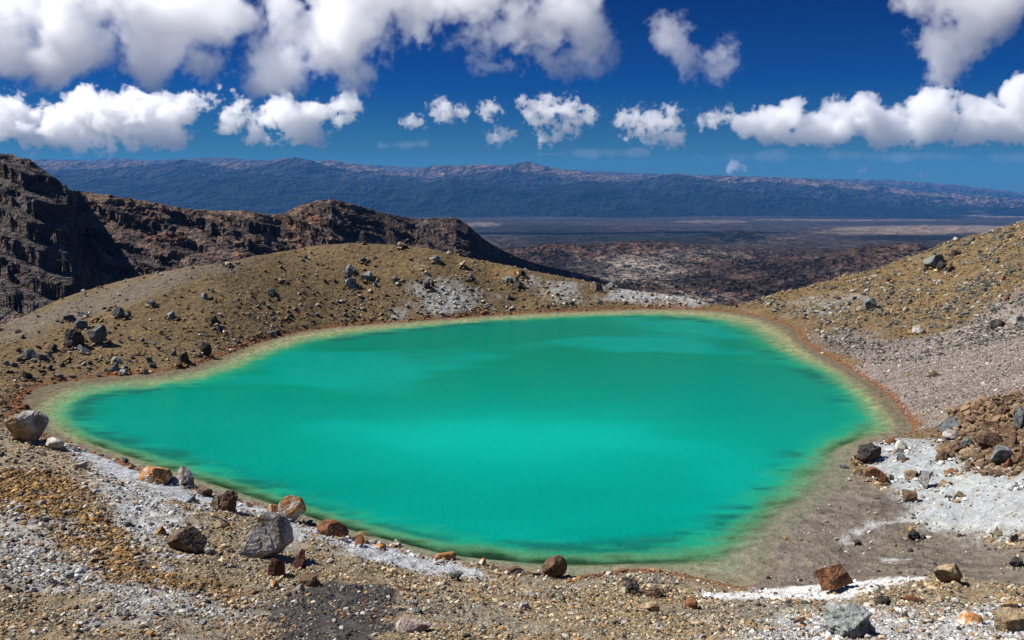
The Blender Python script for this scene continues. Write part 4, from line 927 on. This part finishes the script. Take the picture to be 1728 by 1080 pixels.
def s_front(x, y, ds):
    d = np.clip(.55 + 1.9 * fbm(x * .35, y * .35, 4, 61), .12, 1); d = d * (1 - .5 * soft(x, y, Z_white_left, .7, 1.5, .6)) * (1 - .9 * soft(x, y, Z_white_front, .4, 1.2, .6, 13)) * (1 - .7 * soft(x, y, Z_white_lip, .3, .5, .8, 13)) * (1 - .85 * soft(x, y, Z_white_right, .4, .5))
    d = d * (1 - .90 * soft(x, y, Z_mud, .5, 1, .5)) * (1 - .45 * soft(x, y, Z_scoria, .3, 1, .7)); d = np.where(ds < .05, 0, d)
    return np.where((x > 22) & (y > 62), 0, np.where((x < -20) & (y > 72), 0, d))
bulk('gravel', 'mixed ochre, grey and white gravel covering the near slopes', 330000, 20, 75, s_front, 3.0, .50, 51, colf=cf(.10, .14, .14), pxmax=12)
bulk('gravel', 'ochre orange rubble tongue in the lower left foreground', 90000, 20, 60, lambda x, y, ds: soft(x, y, Z_gold_left, .9, 1.5, .4), 4.6, .42, 57, pxmin=2.7, pxmax=13, colf=cf(.07, .25, .22), sink=.2)
bulk('gravel', 'coarser loose cobbles strewn over the near gravel', 9000, 20, 75, lambda x, y, ds: s_front(x, y, ds) * sstep(-.2, .25, fbm(x * .2, y * .2, 3, 63)), 8.5, .35, 52, pxmin=6, pxmax=17, colf=cf(.16, .16, .18), sink=.2)
fr_ = np.random.default_rng(91); fx, fy = [], []
for (x, y, w) in FOOT:
    n = 70; an = fr_.uniform(0, 6.283, n); rd = w * (.42 + np.abs(fr_.normal(0, .20, n))); fx.append(x + rd * np.cos(an)); fy.append(y + rd * np.sin(an) * .85)
bulk('gravel', 'grit and small stones banked against the feet of the boulders', 1, 20, 150, lambda x, y, ds: np.where(ds > 0, 1.0, 0), 3.4, .5, 58, pxmin=1.5, pxmax=10, colf=cf(.06, .12, .15), sink=.15, pos=(np.concatenate(fx), np.concatenate(fy)))
bulk('gravel', 'angular brown rubble filling the boulder pile at the right edge', 9000, 45, 75, lambda x, y, ds: soft(x, y, Z_mound_r, .6, 1.5, .4) * .8, 8.0, .45, 59, pxmin=3.5, pxmax=18, colf=lambda col, r, x, y, ds: np.array((.15, .098, .06)) * r.uniform(.4, 1.5, (len(col), 1)), sink=.1, arange=(.3, .75))
bulk('gravel', 'brown, orange and white cobbles along the near left shore', 9000, 38, 72, lambda x, y, ds: np.where((ds > .05) & (ds < 2.2) & (x < 6), .55 * sstep(2.2, .2, ds + fbm(x * .6, y * .6, 3, 69)), 0), 6.0, .45, 60, pxmin=2.5, pxmax=15, colf=cf(.25, .25, .15), sink=.1, arange=(-.66, .12))
bulk('gravel', 'coarse dark rubble on the lower faces of the dome and left bank', 14000, 75, 150, lambda x, y, ds: np.where((x < 25) & (ds > .1), sstep(10, 1, ds) * sstep(-.1, .3, fbm(x * .15, y * .15, 4, 70)), 0), 4.5, .45, 61, pxmin=2.5, pxmax=10, colf=cf(.12, .08, .35), sink=.1, arange=(-.66, .25))
bulk('gravel', 'dark and greenish rubble scattered over the right hillside', 26000, 90, 152, lambda x, y, ds: np.where((x > 28) & (ds > 2), sstep(-.2, .4, fbm(x * .12, y * .12, 4, 72)) * .6 + .1, 0), 3.6, .5, 62, pxmin=2.0, pxmax=9, colf=lambda col, r, x, y, ds: np.where(r.random(len(col))[:, None] < .6, np.array((.085, .085, .075)), np.array((.24, .22, .17))) * r.uniform(.5, 1.4, (len(col), 1)), sink=.1, arange=(.2, .66))
def s_right(x, y, ds): return np.where((ds > .1) & (x > 15) & (y > 60), .85 * soft(x, y, Z_gravel_r, 2, 5, .15, 8) + .35, 0)
bulk('gravel', 'pinkish grey gravel of the right beach and hillside', 200000, 60, 150, s_right, 1.9, .42, 53, pxmin=1.3, pxmax=7, colf=cf(.14, .03, .22))
def s_dome(x, y, ds):
    lowp = sstep(12, 2, ds) * sstep(-.15, .3, fbm(x * .12, y * .12, 4, 66)) + .25; wp = soft(x, y, Z_dome_white, 2, 4, .3) ; return np.where((ds > .05) & (y > 70) & (x < 30), np.clip(lowp * .9 + wp * .4, 0, 1) * (1 - .6 * sstep(-25, -45, x)), 0)
bulk('gravel', 'loose stones scattered over the dome and the left bank', 220000, 70, 152, s_dome, 2.5, .6, 54, pxmin=1.3, pxmax=9, colf=cf(.12, .08, .25))
def s_rust(x, y, ds): rb = np.where((x < -30), 2.4, .6) * (.4 + fbm(x * .5, y * .5, 3, 68) + .5); return np.where((ds > -.1) & (ds < rb) & ~((x > 8) & (y < 68)) & ((y > 66) | (x < -32) | ((x > -25) & (x < 14) & (y < 60))), .9, 0)
bulk('gravel', 'rust red stones lining the water edge', 60000, 40, 145, s_rust, 2.7, .45, 55, pxmin=1.5, pxmax=8, colf=lambda col, r, x, y, ds: np.where(r.random(len(col))[:, None] < .8, np.array((.20, .085, .04)), np.array((.34, .24, .13))) * r.uniform(.5, 1.5, (len(col), 1)))
def s_moss(x, y, ds): return soft(x, y, Z_moss, 2, 6, .12) * sstep(-.15, .2, fbm(x * .1, y * .18, 4, 67)) * (ds > 3)
bulk('moss', 'golden moss and scrub cushions over the right hillside', 30000, 95, 155, s_moss, 3.2, .4, 56, pxmin=2, pxmax=9, flat=.55, colf=lambda col, r, x, y, ds: np.array((.165, .115, .055)) * r.uniform(.55, 1.35, (len(col), 1)), arange=(.2, .7))

# ------------------------------------------------------------------ the hiker behind the crest
def skin_obj(name, verts, edges, radii, mat, parent, root=0):
    me = bpy.data.meshes.new(name); me.from_pydata(verts, edges, []); o = bpy.data.objects.new(name, me); C.objects.link(o)
    sk = o.modifiers.new('skin', 'SKIN'); o.modifiers.new('sub', 'SUBSURF').levels = 1
    for i, r in enumerate(radii):
        s = me.skin_vertices[0].data[i]; s.radius = (r, r); s.use_root = i == root
    me.materials.append(mat); o.parent = parent; return o
def flat(name, c, rough=.8):
    m = Mat(name); n = m.noise(40, 3, .5); m.L.new(m.mixc(.25, m.mixc(1.0, (*c,), m.ramp(n, [(.3, .7), (.7, 1.0)]), 'MULTIPLY'), (*c,)), m.p.inputs['Base Color']); m.p.inputs['Roughness'].default_value = rough; return m.m
a512 = float(pdir(512, 418)[0] / pdir(512, 418)[1]); yh = float(crest_of(np.array(a512))[0]) + 1.2; xh = a512 * yh; zh_ = float(zat(xh, yh)) - .25
per = bpy.data.objects.new('person', None); C.objects.link(per); per.location = (xh, yh, zh_); per.rotation_euler = (0, 0, 1.2)
tag(per, 'hiker in a red jacket with a dark backpack walking on the dome crest', 'person')
bv = [(0,0,.95),(0,.02,1.2),(0,.02,1.42),(0,.0,1.52),(0,-.01,1.64),(0,-.01,1.74),(.1,0,.92),(.11,-.14,.5),(.11,-.10,.08),(.11,-.24,.04),(-.1,0,.92),(-.11,.10,.5),(-.11,.28,.12),(-.11,.18,.05),
 (.19,.02,1.4),(.24,.04,1.13),(.22,-.16,.95),(.22,-.25,.9),(-.19,.02,1.4),(-.24,.0,1.13),(-.22,-.2,1.0),(-.22,-.28,.97)]
be = [(0,1),(1,2),(2,3),(3,4),(4,5),(0,6),(6,7),(7,8),(8,9),(0,10),(10,11),(11,12),(12,13),(2,14),(14,15),(15,16),(16,17),(2,18),(18,19),(19,20),(20,21)]
br_ = [.14,.13,.12,.06,.10,.08,.09,.065,.045,.04,.09,.065,.045,.04,.06,.045,.035,.03,.06,.045,.035,.03]
skin_obj('body', bv, be, br_, flat('skin', (.42, .26, .19)), per)
skin_obj('jacket', [(0,0,.92),(0,.02,1.2),(0,.02,1.43),(.2,.02,1.41),(.25,.04,1.13),(.22,-.14,.97),(-.2,.02,1.41),(-.25,.0,1.13),(-.22,-.17,1.02)], [(0,1),(1,2),(2,3),(3,4),(4,5),(2,6),(6,7),(7,8)], [.18,.165,.14,.085,.07,.055,.085,.07,.055], flat('red_nylon', (.45, .02, .02)), per, 1)
skin_obj('trousers', [(0,0,.95),(.1,0,.9),(.11,-.14,.5),(.11,-.10,.13),(-.1,0,.9),(-.11,.10,.5),(-.11,.27,.17)], [(0,1),(1,2),(2,3),(0,4),(4,5),(5,6)], [.155,.115,.085,.07,.115,.085,.07], flat('dark_cloth', (.03, .03, .04)), per)
skin_obj('backpack', [(0,.24,1.02),(0,.26,1.25),(0,.24,1.48)], [(0,1),(1,2)], [.15,.17,.13], flat('dark_pack', (.025, .028, .035)), per)
skin_obj('hair', [(0,.02,1.70),(0,.0,1.77),(0,-.02,1.80)], [(0,1),(1,2)], [.10,.10,.07], flat('brown_hair', (.05, .03, .02)), per)
